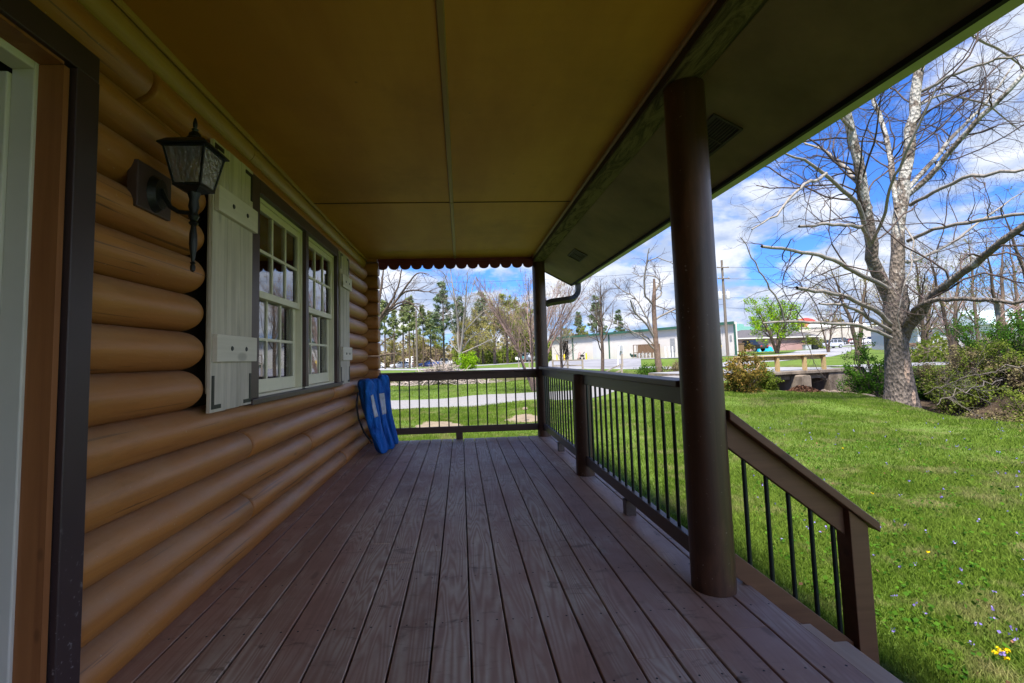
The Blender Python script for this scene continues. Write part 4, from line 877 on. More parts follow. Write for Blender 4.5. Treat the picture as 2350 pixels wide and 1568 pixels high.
# ---- the big sycamore, limb by limb
def sycamore():
    rg = np.random.default_rng(11); D = 14.6
    base = g(2066, D); e = empty('sycamore_tree', tuple(base), label='big pale-barked bare sycamore on the lawn edge', cat='tree'); px1 = D/F*.76
    def L(pts, rads, k=14):  # pts (px,py,depth offset)
        return one([at(x, y, D+dd) for x, y, dd in pts], [q*px1 for q in rads], k, .02, rg)
    tr = one([at(2066, 955, D), at(2066, 918, D), at(2062, 860, D), at(2058, 790, D), at(2056, 740, D), at(2056, 690, D), at(2055, 655, D)], [q*px1 for q in (52, 38, 32, 29, 29, 31, 26)], 26)
    # flared, fluted root end
    P_, R0 = tr; V, q = tubes([(P_, R0, 28)]); V = V.reshape(26, 28, 3); c = P_[0][:, None]; a = np.arange(28)/28*2*np.pi
    for i in range(26):
        s = 1+.10*np.exp(-i/5.)*np.cos(5*a+.6)+.035*np.cos(3*a+i*.25)+.02*np.cos(9*a+i*.5); V[i] = c[i]+(V[i]-c[i])*s[:, None]
    V = V.reshape(-1, 3)
    big = [L([(2050,700,0),(2030,655,.05),(2008,620,-.1),(1995,520,-.3),(1975,400,-.5),(1950,285,-.6),(1925,150,-.8),(1910,20,-.9)], [20,17,15,14,12,10,8,5], 22),
           L([(2062,700,0),(2058,620,.1),(2062,540,.3),(2068,450,.4),(2085,330,.6),(2108,175,.8),(2125,30,1.),(2130,-120,1.2)], [21,17,16,15,14,12,9,5], 22),
           L([(2066,800,0),(2078,765,-.2),(2142,673,-1.2),(2240,604,-2.4),(2298,561,-3.2),(2400,480,-4.),(2520,380,-4.5)], [13,13,10,9,8,7,4], 20),
           L([(2060,480,.35),(2048,400,.8),(2035,320,1.4),(2008,240,2.),(1990,130,2.6)], [9,8,7,6,3]),
           L([(2080,451,.4),(2135,405,.0),(2181,342,-.5),(2240,280,-1.),(2298,225,-1.5),(2349,170,-1.8),(2420,90,-2.)], [8,8,7,7,6,5,3]),
           L([(2076,440,.4),(2128,385,1.2),(2174,327,2.),(2247,249,3.),(2280,217,3.5),(2340,130,4.)], [7,7,6,5,4,2]),
           L([(2066,775,0),(2080,740,-.4),(2108,702,-1.),(2150,686,-1.6),(2215,686,-2.4),(2290,691,-3.2),(2400,690,-4.)], [8,8,6.5,6,5.5,4.5,3], 18)]
    med = [L([(2089,471,.4),(2154,436,-.6),(2220,405,-1.5),(2349,389,-2.6),(2450,370,-3)], [6,5,5,4,2]),
           L([(2084,553,.2),(2142,526,-.7),(2201,514,-1.5),(2349,490,-3),(2450,480,-4)], [6,5,5,4,2]),
           L([(2070,600,.2),(2105,600,1.),(2180,560,2.),(2260,500,3),(2350,440,4)], [6,5,4,3,2]),
           L([(2115,210,.8),(2181,174,.2),(2259,143,-.5),(2349,128,-1.),(2430,110,-1.5)], [5,4.5,4,3,1.5]),
           L([(2120,120,1.),(2180,60,1.5),(2250,90,2),(2330,140,2.5),(2400,200,3)], [5,4.5,4,3,1.5]),
           L([(2103,245,.7),(2160,215,1.5),(2260,235,2.5),(2340,300,3.5)], [4,4,3,1.5]),
           L([(2000,575,-.2),(1974,471,-.9),(1928,432,-1.5),(1896,398,-2.),(1850,370,-2.6),(1800,352,-3.2)], [7,6.5,5.5,4.5,3.5,2]),
           L([(1970,420,-.4),(1955,401,.1),(1920,370,.8),(1889,346,1.4),(1850,334,2),(1810,300,2.6)], [6.5,6,5,4,3,2]),
           L([(1896,398,-2.),(1880,412,-2.4),(1850,420,-2.9),(1811,455,-3.4),(1787,490,-3.6),(1725,527,-4.)], [4,4,3.5,3,2.4,1.4]),
           L([(1990,545,-.3),(1978,522,-.8),(1930,516,-1.4),(1880,517,-1.8),(1834,520,-2.2)], [5,5,4.5,4,3.6]),
           L([(2040,665,0),(2015,650,-.4),(1975,632,-.9),(1930,606,-1.5),(1870,583,-2.2),(1800,571,-2.8),(1748,566,-3.2)], [6,6.5,6,5.5,5,4.2,3.6], 18),
           L([(2045,745,-.1),(2010,712,-.6),(1960,690,-1.2),(1910,673,-1.8),(1860,665,-2.3),(1829,661,-2.6)], [6,6.5,6,5.5,5,4.2]),
           L([(2045,760,-.1),(1985,720,-.8),(1940,700,-1.4),(1880,697,-2.2)], [5,5,4,2.4]),
           L([(2045,775,-.2),(1990,752,-.9),(1930,742,-1.6),(1860,742,-2.2),(1800,738,-2.8),(1750,742,-3.2)], [5,5,4.5,4,3.4,2]),
           L([(1800,738,-2.8),(1790,700,-2.9),(1760,650,-3.),(1730,600,-3.1),(1700,545,-3.2)], [2.6,2.2,1.8,1.5,1]),
           L([(2052,480,.4),(2100,560,-.5),(2090,620,-1.3),(2060,700,-1.6),(2066,760,-1.5)], [1.6,2.2,2,1.6,1]),
           L([(1960,300,-.6),(1900,240,-1.5),(1850,190,-2.2),(1780,150,-3)], [5,4,3,2]), L([(1935,200,-.7),(1985,110,0),(2020,30,.6)], [5,4,2]),
           L([(2000,560,-.3),(2030,500,-1.2),(2045,420,-2),(2090,330,-2.8),(2150,200,-3.4)], [4.5,4,3.5,3,1.5])]
    ex = L([(2276,690,-3.1),(2288,692,-3.1),(2292,720,-3.1),(2286,738,-3.1)], [5,6,5,2], 6)
    q2 = q
    tl = [(p_, r_, 14) for p_, r_ in big]; V2, Q2 = tubes(tl); off = len(V)
    allV = np.vstack([V, V2]); allQ = np.vstack([q2, Q2+off]); mk_np('trunk', allV-base, allQ, M['syc'], e, True)
    V3, Q3 = tubes([(p_, r_, 8) for p_, r_ in med]+[(ex[0], ex[1], 8)]); mk_np('limb', V3-base, Q3, M['limb'], e, True)
    P14 = np.concatenate([resample(p_[0], 14)[None] for p_, r_ in big+med]); R14 = np.concatenate([np.interp(np.linspace(0, 1, 14), np.linspace(0, 1, r_.shape[1]), r_[0])[None] for p_, r_ in big+med])
    c1 = children(P14, R14, rg, 2.1, (30, 80), (.22, .6), .42, 9, .26, .02, .18, .006, .5, tpow=.6)
    c1 = (c1[0], np.minimum(c1[1], .026)); c2 = children(*c1, rg, 3.0, (25, 70), (.25, .6), .5, 6, .24, .02, .15, .004, .25)
    c3 = children(*c2, rg, 2.3, (25, 65), (.3, .7), .6, 4, .2, .02, .1, .0027, .14)
    V4, Q4 = tubes([(c1[0], c1[1], 5), (c2[0], c2[1], 4), (c3[0], c3[1], 3)]); mk_np('branches', V4-base, Q4, M['twigdark'], e, True)
    return len(c1[0]), len(c2[0]), len(c3[0])
print('syc', sycamore())

# ---- generic trees
def bare(name, px, d, h, r, seed, label, spread=.5, n1=2.2, tm='bark', bm='twig', dens=1., group=None, lean=0, stems=1, ang=(25, 55), lift=.14, fork=.3, leafn=0, lm=None, ls=.05, zoff=0, lvl=3, twr=.004, cat='tree', ln1=(.35, .6)):
    rg = np.random.default_rng(seed); b = g(px, d); b[2] += zoff; T = []
    for s in range(stems):
        a = 2*math.pi*s/stems+rg.uniform(0, .8); sp = spread if stems > 1 else .06; hh = h*rg.uniform(.8, 1) if stems > 1 else h
        top = b+np.array([math.cos(a)*sp*h*.5+lean*h, math.sin(a)*sp*h*.5, hh]); mid = b+(top-b)*.45+np.array([-math.cos(a), -math.sin(a), 0])*sp*h*.06
        T.append(one([b-np.array([0, 0, .15]), b+(mid-b)*.3, mid, top], [r*1.25, r, r*.7, r*.12], 14, .012*h*.3, rg))
    P_ = np.concatenate([t[0] for t in T]); R0 = np.concatenate([t[1] for t in T])
    c1 = children(P_, R0, rg, n1*dens, ang, ln1, .5, 8, .13, lift, fork, twr*2, h*.08, tpow=.7)
    c2 = children(*c1, rg, 10/h*dens*1.4, (20, 55), (.3, .65), .55, 6, .16, lift*.6, .15, twr*1.3, h*.03)
    cs = [(c1[0], c1[1], 5), (c2[0], c2[1], 3)]; last = c2
    if lvl > 2: c3 = children(*c2, rg, 18/h*dens*1.3, (20, 55), (.35, .7), .6, 4, .16, lift*.5, .1, twr, h*.018); cs.append((c3[0], c3[1], 3)); last = c3
    lf = None
    if leafn: lf = leaves(pts_on(last[0], leafn, rg), ls, rg, 1.2, ls*1.2)
    return tree_obj(name, b, [(P_, R0, 10)], M[tm], cs, M[bm], label, cat, group, lf, M[lm] if lm else None, rg=rg)
def pine(name, px, d, h, seed, label, bare_to=.45, w=.2, group=None, n=9000, ls=.32, lm='pine_needle', tm='bark'):
    rg = np.random.default_rng(seed); b = g(px, d); t = one([b-np.array([0, 0, .2]), b+np.array([0, 0, h*.5]), b+np.array([rg.normal(0, .1), 0, h])], [h*.014, h*.011, h*.002], 14)
    t = (t[0], t[1]); c1 = children(t[0], t[1], rg, 4.5, (65, 95), (w*.7, w*1.25), .35, 6, .07, .05, bare_to, .02, h*.03, tpow=.9)
    c2 = children(*c1, rg, 2.2, (25, 60), (.3, .5), .5, 4, .1, .05, .3, .012, h*.02); tp = pts_on(c2[0], int(n*.75), rg, .1); tp = np.vstack([tp, pts_on(c1[0], int(n*.25), rg, .5)])
    return tree_obj(name, b, [(t[0], t[1], 8)], M[tm], [(c1[0], c1[1], 4)], M['twig'], label, 'tree', group, leaves(tp, ls, rg, 1.5, ls*.6, .55), M[lm], rg=rg)
def clone(o, px, d, sc, rz, label):
    c = copy_tree(o); b = g(px, d); c.location = b; c.scale = (sc,)*3; c.rotation_euler.z = rz; c['label'] = label; return c
GP = 'pines in the wood beyond the car park'
p1 = pine('pine_tree', 1019, 84, 15.2, 21, 'tallest dark pine, its layered tip standing over the white pickup', .42, .20, GP, 4600, .24)
p2 = pine('pine_tree', 884, 88, 13.0, 22, 'tall slim pine at the left edge, beside the cabin corner', .5, .17, GP, 3000, .22, 'pale_needle')
p3 = pine('pine_tree', 1108, 92, 14.0, 23, 'dark bushy-topped pine above the yellow-green trees', .45, .22, GP, 4200, .26)
ptx = [(905, 95, .92, 1.1, 'slim pine behind the silver sedan'), (926, 90, .98, 2.4, 'slim pine behind the boot of the silver sedan'), (940, 86, 1.02, 3.3, 'slim pine just left of the utility pole'), (950, 99, .90, 4.1, 'slim pine right behind the utility pole'), (972, 93, .95, 5.2, 'slim pine behind the blue car'), (989, 96, .88, .4, 'slim pine between the blue car and the pickup')]
for (px, d, s, rz, lab) in ptx: clone(p2, px, d, s, rz, lab)
clone(p3, 1056, 90, .93, 2., 'dark pine behind the pale forked tree'); clone(p3, 1196, 112, .85, 4., 'dark pine far behind the vase-shaped tree, left of the far post'); clone(p1, 1372, 98, .86, 1.2, 'dark pine behind the warehouse, behind the thin roadside tree'); clone(p1, 1423, 112, .70, 3.9, 'short dark pine rising above the warehouse roof'); clone(p3, 862, 80, .8, 5., 'dark pine half hidden by the cabin corner')
clone(p3, 1330, 125, .8, .6, 'distant dark pine above the left end of the warehouse')
# budding green and yellow trees
GB = 'budding trees beside the side road'
b1 = bare('budding_tree', 1135, 76, 9.6, .22, 31, 'yellow-green budding tree with a dark trunk in the grass island', .5, 2.0, leafn=8000, lm='yellow_bud', ls=.15, group=GB, lvl=3, twr=.014, fork=.15)
b2 = bare('budding_tree', 1164, 78, 10.4, .18, 32, 'taller green budding tree with a straight grey trunk in the grass island', .5, 2.0, leafn=8000, lm='spring_leaf', ls=.15, group=GB, lvl=3, twr=.014, fork=.18)
for (o, px, d, s, rz, lab) in [(b1, 1098, 88, 1.0, 2., 'yellow-budding tree behind the green shrub'), (b2, 1205, 92, 1.0, 1., 'green budding tree behind the mailbox'), (b1, 1186, 100, 1.15, 3., 'wide yellow-budding tree farthest back in its row'), (b2, 1000, 104, .85, 4., 'green budding tree behind the white pickup'),
                             (b1, 958, 108, .8, 5., 'low yellow-budding tree behind the blue car'), (b1, 1230, 105, .95, .7, 'yellow-budding tree hidden behind the far porch post'), (b2, 1340, 110, .62, 2.2, 'low green tree above the left part of the warehouse roof'), (b2, 1300, 104, .6, 5.5, 'low green tree over the left end of the warehouse'), (b1, 900, 106, .75, 3.7, 'low yellow-budding tree behind the silver sedan'),
                             (b1, 1070, 100, .95, 1.4, 'yellow-budding tree just right of the pale forked tree')]: clone(o, px, d, s, rz, lab)
# bare trees at the far end
bare('bare_tree', 1222, 20.6, 5.6, .038, 41, 'vase-shaped many-stemmed bare tree beyond the corner post', .95, 2.6, 'twigred', 'twigred', 1.35, stems=9, ang=(12, 38), lift=.16, leafn=1500, lm='yellow_bud', ls=.035, ln1=(.3, .5))
bare('bare_tree', 1381, 32, 7.2, .11, 42, 'thin bare roadside tree in front of the roll-up door', .4, 2.0, 'bark', 'twig', 1.6, fork=.35, twr=.008)
bare('bare_tree', 1287, 34, 5.4, .10, 43, 'small bare tree rising behind the rail fence', .4, 2.2, 'bark', 'twiggrey', 1.5, twr=.008)
def traced(name, label, D, trunk, rads, limbs, seed, tm, bm, lm_='limb', per=1.6, cap=.02, n3=2.6, twr=.004, px=None):
    rg = np.random.default_rng(seed); s = D/F; b = at(*trunk[0], D)
    T = one([at(x, y, D) for x, y in trunk], [q*s for q in rads], 16, 0, rg); Ls = []
    for pts, rr in limbs:
        dd = rg.uniform(-.05, .05)*D; Ls.append(one([at(x, y, D+dd*i/len(pts)) for i, (x, y) in enumerate(pts)], [q*s for q in rr], 14, .01, rg))
    P_ = np.concatenate([l[0] for l in Ls]); R0 = np.concatenate([l[1] for l in Ls]); c1 = children(P_, R0, rg, per, (25, 70), (.3, .6), .45, 7, .2, .06, .2, twr*2, .4); c1 = (c1[0], np.minimum(c1[1], cap))
    c2 = children(*c1, rg, n3, (25, 60), (.35, .7), .55, 5, .2, .05, .15, twr, .2)
    c3 = children(*c2, rg, n3, (25, 60), (.35, .7), .6, 4, .2, .04, .15, twr*.7, .12)
    e = empty(name, tuple(b), label=label, cat='tree'); V, q = tubes([(T[0], T[1], 14)]); mk_np('trunk', V-b, q, M[tm], e, True)
    V, q = tubes([(P_, R0, 7)]); mk_np('limb', V-b, q, M[lm_], e, True); V, q = tubes([(c1[0], c1[1], 4), (c2[0], c2[1], 3), (c3[0], c3[1], 3)]); mk_np('branches', V-b, q, M[bm], e, True); return e
traced('broken_tree', 'snapped-off tree, splintered top, brown trunk in front of the warehouse', 25, [(1520,880),(1514,858),(1506,800),(1502,740),(1500,700),(1502,660),(1501,640)], [11, 8, 6, 5.5, 5, 4.5, 2.5],
       [([(1501,775),(1485,745),(1455,715),(1447,690)], [2.6,2.6,2.2,1.8]), ([(1500,765),(1480,720),(1455,680),(1430,670),(1410,650)], [2.2,2,1.5,1.2,.8]), ([(1500,700),(1480,680),(1478,640),(1485,600),(1490,570)], [2.6,2.2,2,1.6,1]), ([(1501,690),(1520,676),(1512,640),(1500,632),(1470,635),(1450,625)], [2.2,2,1.8,1.5,1,.7]),
        ([(1500,672),(1508,660),(1515,648)], [2.6,2.4,1.6]), ([(1500,735),(1530,718),(1560,706),(1600,690)], [2.4,2.2,1.6,1]), ([(1500,700),(1530,710),(1560,725),(1590,735)], [1.6,1.4,1.1,.7]), ([(1500,790),(1480,770),(1445,760),(1440,745)], [2,1.6,1.2,.8]), ([(1500,800),(1485,785),(1470,770),(1420,745),(1400,735)], [2,1.6,1.2,.8,.6]), ([(1486,600),(1510,590),(1530,600),(1560,610)], [1.6,1.2,1,.6])],
       44, 'barkred', 'twigdark', 'limb', 3.6, .020, 3.4, .007)
traced('bare_tree', 'arching bare tree leaning in from behind the cabin corner', 23, [(822,880),(830,840),(845,790),(862,742)], [9, 7.5, 7, 6],
       [([(858,752),(897,705),(922,673),(950,665),(975,669),(1003,672)], [4.4,3.6,2.8,2.2,1.5,.8]), ([(860,745),(885,712),(905,680),(918,645),(922,618),(930,590)], [3.8,3.2,2.6,2,1.4,.8]), ([(858,752),(890,716),(925,697),(945,697),(965,698)], [3.6,3,2.2,1.5,.8]), ([(862,740),(905,700),(935,690),(955,705),(968,725)], [3,2.5,2,1.5,1]),
        ([(860,742),(868,700),(875,660),(880,620)], [5,4,3,1.6]), ([(915,681),(945,640),(960,625),(985,630)], [2.6,2.2,1.6,.8]), ([(870,795),(885,780),(910,768)], [2,1.6,.8]), ([(850,820),(880,815),(915,810)], [2.5,2.2,1.2])],
       45, 'bark', 'twigdark', 'bark', 3.0, .022, 3.2, .0075)
traced('pale_forked_tree', 'pale forked bare tree behind the green shrub', 50, [(1056,850),(1056,835),(1055,815)], [3.6, 3.2, 3],
       [([(1055,815),(1050,780),(1052,745),(1046,700),(1036,640),(1033,610)], [2.8,2.4,2.2,1.8,1.3,.7]), ([(1056,815),(1060,780),(1064,740),(1069,690),(1073,625)], [2.6,2.2,2,1.5,.7]), ([(1062,765),(1085,740),(1108,716),(1135,704)], [1.8,1.5,1.2,.7]), ([(1057,812),(1095,795),(1135,776),(1150,765)], [1.6,1.4,1.1,.6]),
        ([(1055,812),(1037,792),(1034,780),(1040,770)], [1.6,1.4,1.1,.7]), ([(1057,808),(1080,775),(1110,760),(1120,748)], [1.4,1.2,.9,.5]), ([(1050,730),(1046,700),(1030,660),(1020,630)], [1.4,1.2,.9,.5]), ([(1064,720),(1080,680),(1090,640)], [1.3,1,.6])],
       46, 'limb', 'twiggrey', 'limb', 1.8, .026, 2.2, .012)
# right-hand trees
bare('budding_tree', 1783, 62, 7.4, .16, 47, 'bright yellow-green tree with a forked trunk beside the pink house', .7, 2.2, leafn=7500, lm='bright_leaf', ls=.14, lvl=2, stems=4, twr=.010, ang=(25, 65), lift=.08, fork=.25)
bare('bare_tree', 1971, 44, 9.5, .16, 48, 'dark slim bare tree just left of the sycamore, across the road', .5, 2.0, 'bark', 'twig', 1.0, stems=2, leafn=1200, lm='yellow_bud', ls=.07, twr=.008)
GT = 'scrubby bare trees along the right bank'
for i, (px, d, h, st, lab) in enumerate([(2120, 30, 8.0, 2, 'bare tree with yellow buds showing just right of the sycamore trunk'), (2185, 24, 6.2, 2, 'leaning bare tree behind the low arching limb'), (2246, 36, 9.5, 1, 'tall bare tree behind the hanging broken limb'), (2300, 22, 6.2, 2, 'grey two-stemmed bare tree in front of the pale-blue roof'),
                                         (2345, 28, 7.6, 1, 'bare tree at the right edge of the photo'), (1900, 58, 7.0, 2, 'thin bare tree behind the silver wagon'), (2060, 52, 10.5, 2, 'bare tree hidden behind the sycamore'), (2400, 22, 8.5, 2, 'bare tree just past the right edge')]):
    bare('bare_tree', px, d, h, .05+.012*h*.5, 60+i, lab, .55, 2.4, 'bark', ('twig', 'twigred')[i % 2], 1.1, group=GT, stems=st, leafn=1500 if i != 3 else 400, lm='olive_leaf' if i % 2 else 'yellow_bud', ls=.05, twr=.005, lift=.10, fork=.15)

# ---- shrubs
def shrub(name, px, d, w, h, seed, label, lm, n=5000, ls=.05, tw='twig', group=None, zoff=0, flat=0, spiky=False, dens=1.):
    rg = np.random.default_rng(seed); b = g(px, d); b[2] += zoff; k = 16; P_ = []; R0 = []
    for s in range(k):
        a = rg.uniform(0, 2*math.pi); rr = math.sqrt(rg.uniform(.05, 1))*w/2; hh = h*rg.uniform(.75, 1.02)*(1-.45*(rr/(w/2))**2)
        t = one([b+np.array([rg.normal(0, .06*w), rg.normal(0, .06*w), -.08]), b+np.array([math.cos(a)*rr*.55, math.sin(a)*rr*.55, hh*.5]), b+np.array([math.cos(a)*rr, math.sin(a)*rr, hh])], [.012*h, .009*h, .004*h], 8, .02*h, rg); P_.append(t[0]); R0.append(t[1])
    P_ = np.concatenate(P_); R0 = np.concatenate(R0); c1 = children(P_, R0, rg, 7/h*dens, (25, 75), (.25, .5), .6, 5, .2, .1, .05, .003, h*.1); c2 = children(*c1, rg, 10/h*dens, (25, 70), (.3, .6), .6, 4, .2, .05, .1, .002, h*.06)
    lf = leaves(pts_on(c2[0], n, rg, 0), ls, rg, 2.2 if spiky else 1.2, ls*1.3)
    return tree_obj(name, b, [(P_, R0, 5)], M[tw], [(c1[0], c1[1], 3), (c2[0], c2[1], 3)], M[tw], label, 'shrub', group, lf, M[lm], rg=rg)
shrub('shrub', 1700, 15.2, 1.35, 1.42, 71, 'rounded shrub with orange-tipped leaves right beside the thick post', 'red_tip_leaf', 9000, .045, zoff=-.05)
shrub('shrub', 1752, 16.2, .95, .85, 72, 'feathery olive shrub at the left end of the bridge', 'olive_leaf', 7000, .03, spiky=True)
shrub('shrub', 1993, 18.0, 1.5, 3.0, 73, 'bright green shrub against the left side of the sycamore', 'shrub_leaf', 9000, .05)
shrub('shrub', 1071, 46, 2.2, 1.6, 74, 'bright green shrub behind the brush pile', 'bright_leaf', 5000, .09, group=None)
shrub('shrub', 1870, 86, 3.8, 2.6, 75, 'round olive shrub at the right end of the pink house', 'olive_leaf', 3500, .14)
shrub('shrub', 1495, 25.5, 1.6, .62, 76, 'low green weeds round the foot of the snapped tree', 'shrub_leaf', 2500, .05)
shrub('shrub', 1548, 24.5, 1.5, .75, 77, 'dry scrub right of the snapped tree', 'scrub_leaf', 2500, .04, 'twigred')
GR = 'tangled shrubs on the far creek bank'
for i, (px, d, w, h, lm, lab) in enumerate([(2112, 19, 1.6, 1.1, 'shrub_leaf', 'low green bush touching the right side of the sycamore'), (2150, 18.2, 1.9, 1.0, 'scrub_leaf', 'brownish bush second right of the sycamore'), (2190, 17.0, 2.4, 1.9, 'olive_leaf', 'wide olive bush right of the sycamore'), (2225, 17.2, 2.2, 1.4, 'scrub_leaf', 'brown twiggy bush overhanging the creek'),
                                            (2262, 19, 2.6, 2.3, 'shrub_leaf', 'tallest green-topped bush on the bank'), (2290, 16.5, 2.3, 1.5, 'olive_leaf', 'olive bush nearer the right edge'), (2335, 17.6, 2.6, 2.3, 'shrub_leaf', 'dark green bush at the right edge'), (2335, 15.8, 2.0, 1.1, 'scrub_leaf', 'low brown bush at the right edge by the water'), (2400, 13.5, 2.6, 2.0, 'olive_leaf', 'olive bush just beyond the right edge'), (2298, 13.9, 2.3, .75, 'scrub_leaf', 'lowest scrub on the bare bank above the water'), (2345, 13.4, 2.0, .7, 'olive_leaf', 'low olive scrub at the right edge, nearest the lawn')]):
    shrub('shrub', px, d, w, h, 80+i, lab, lm, 6500, .05, ('twig', 'twigred')[i % 2], GR, dens=1.3)
# fallen leaning branches over the creek
for i, (a, b_, lab) in enumerate([((2120, 905, 14.6), (2360, 835, 12.5), 'long bare fallen branch sloping up to the right over the creek'), ((2150, 930, 12.6), (2300, 872, 12.2), 'shorter bare fallen branch low over the creek')]):
    rg = np.random.default_rng(130+i); p0, p1_ = at(*a), at(*b_); L0 = one([p0, (p0*.6+p1_*.4)+np.array([0, 0, .15]), p1_], [.008, .014, .018], 14, .04, rg); c1 = children(L0[0], L0[1], rg, 6, (25, 60), (.2, .5), .5, 7, .2, .05, .05, .005, .2); c2 = children(*c1, rg, 8, (25, 60), (.3, .6), .6, 5, .2, 0, .1, .003, .1)
    e = empty('fallen_branch', tuple(p0), label=lab, cat='branch'); V, q = tubes([(L0[0], L0[1], 6), (c1[0], c1[1], 4), (c2[0], c2[1], 3)]); mk_np('branch_wood', V-p0, q, M['twiggrey'], e, True)
# distant woods reading as one mass
def wood_mass(name, pxs, d0, d1, h, seed, n, lm, ls, tw):
    rg = np.random.default_rng(seed); px = rg.uniform(*pxs, n); d = rg.uniform(d0, d1, n); q = np.array([at(a, hory(a), b)[:2] for a, b in zip(px, d)]); z = zg(q[:, 0], q[:, 1]); hh = h*(.75+.25*np.sin(px*.05+seed)+.12*np.sin(px*.17))
    c = np.column_stack([q, z+hh*rg.random(n)**1.25]); V, f = leaves(c, ls, rg, 1.5, ls*.5)
    m_ = int(n*.05); s = rg.integers(0, n, m_); P_ = np.stack([np.column_stack([q[s], z[s]]), np.column_stack([q[s]+rg.normal(0, .3, (m_, 2)), z[s]+hh[s]*.5]), np.column_stack([q[s]+rg.normal(0, .8, (m_, 2)), z[s]+hh[s]*1.05])], 1); R0 = np.tile([[.0105*h, .007*h, .003*h]], (m_, 1)); V2, f2 = tubes([(P_, R0, 3)])
    o = mk_np(name, V, f, M[lm], col=np.repeat(rg.beta(2, 2, n), 4)); o['kind'] = 'stuff'; o2 = mk_np('thin_stems', V2, f2, M[tw], o)
wood_mass('far_undergrowth', (700, 1085), 112, 124, 5.6, 3, 15000, 'scrub_leaf', .42, 'twigred'); wood_mass('far_green_undergrowth', (1040, 1330), 96, 125, 5.2, 4, 15000, 'olive_leaf', .42, 'twig')
wood_mass('far_woods', (500, 1400), 150, 180, 8.5, 5, 9000, 'scrub_leaf', .8, 'twiggrey'); wood_mass('far_hill_woods', (1880, 2900), 150, 190, 9, 6, 12000, 'scrub_leaf', .9, 'twiggrey'); wood_mass('bank_undergrowth', (2060, 2500), 26, 34, 1.6, 7, 7000, 'olive_leaf', .13, 'twigred')

# ---- brush pile, leaf pile, rocks
def brush():
    rg = np.random.default_rng(51); b = g(1010, 30); n = 760; e = None
    u = rg.normal(0, 1, (n, 2))*np.array([1.35, .55]); h = 1.25*np.exp(-(u[:, 0]/1.7)**2-(u[:, 1]/.9)**2)*rg.random(n)**.6
    c = b+np.column_stack([u, h]); a = rg.normal(size=(n, 3))*np.array([1, .6, .28]); a /= np.linalg.norm(a, axis=1)[:, None]; L = rg.uniform(.4, 1.7, n)[:, None]
    pts = np.stack([c-a*L*.5, c-a*L*.15+rg.normal(0, .05, (n, 3)), c+a*L*.2+rg.normal(0, .05, (n, 3)), c+a*L*.5+rg.normal(0, .06, (n, 3))], 1); pts[..., 2] = np.maximum(pts[..., 2], b[2]+.02)
    R0 = rg.uniform(.008, .030, n)[:, None]*np.array([[1.1, 1, .8, .4]]); V, q = tubes([(pts, R0, 5)]); o = mk_np('brush_pile', V-b, q, M['cutwood'], smooth=True); o.location = b; tag(o, 'long heap of cut grey branches on the lawn', 'brush pile')
brush()
def leafpile():
    rg = np.random.default_rng(52); b = g(1835, 17.7); n = 2600; u = rg.normal(0, 1, (n, 2))*np.array([.42, .25]); h = .34*np.exp(-(u[:, 0]/.62)**2-(u[:, 1]/.4)**2)*rg.random(n)**.3
    b[2] = at(1835, 906, 17.7)[2]; V, q = leaves(np.column_stack([u, h]), .06, rg, 1.8, .01, .5); o = mk_np('debris_pile', V, q, M['brown_leaf'], col=np.repeat(rg.random(n), 4)); o.location = b; tag(o, 'heap of brown leaves and sticks caught under the bridge', 'debris')
    mb = MB(); 
    for i in range(8):
        for j in range(16): pass
    ms = [( .62*r_*math.cos(a_), .36*r_*math.sin(a_), .30*(1-r_**2)-.02) for r_ in (1, .75, .5, .25) for a_ in np.linspace(0, 2*math.pi, 17)[:-1]]+[(0, 0, .29)]
    fc = [[i*16+k, i*16+(k+1) % 16, (i+1)*16+(k+1) % 16, (i+1)*16+k] for i in range(3) for k in range(16)]+[[48+k, 48+(k+1) % 16, 64] for k in range(16)]
    mb.add([(x*1.15, y*1.2, z) for x, y, z in ms], fc); mb.obj('packed_core', M['soil'], o, True)
leafpile()
def rock(px, d, py, s, seed, lab, mat='rock'):
    rg = np.random.default_rng(seed); b = at(px, py, d); import bmesh
    bm = bmesh.new(); bmesh.ops.create_icosphere(bm, subdivisions=2, radius=1)
    for v in bm.verts: v.co = Vector((v.co.x*s[0], v.co.y*s[1], v.co.z*s[2]))*float(1+rg.normal(0, .10))
    me = bpy.data.meshes.new('rock'); bm.to_mesh(me); bm.free(); me.materials.append(M[mat]); o = bpy.data.objects.new('rock', me); C.objects.link(o); o.location = b; o.rotation_euler.z = rg.uniform(0, 3); tag(o, lab, 'rock', 'rocks in the creek bed')
rock(1915, 17.6, 903, (.30, .22, .13), 1, 'flat tan rock at the foot of the concrete wall'); rock(1945, 17.2, 906, (.34, .2, .11), 2, 'long low rock between the flat rock and the sycamore'); rock(1985, 17, 909, (.28, .2, .09), 3, 'small rock nearest the sycamore roots'); rock(1893, 17.9, 900, (.18, .15, .1), 4, 'smallest rock, left of the flat tan rock')
rock(1205, 11.6, 938, (.07, .06, .04), 5, 'pale pink stone lying in the lawn beyond the far railing'); 

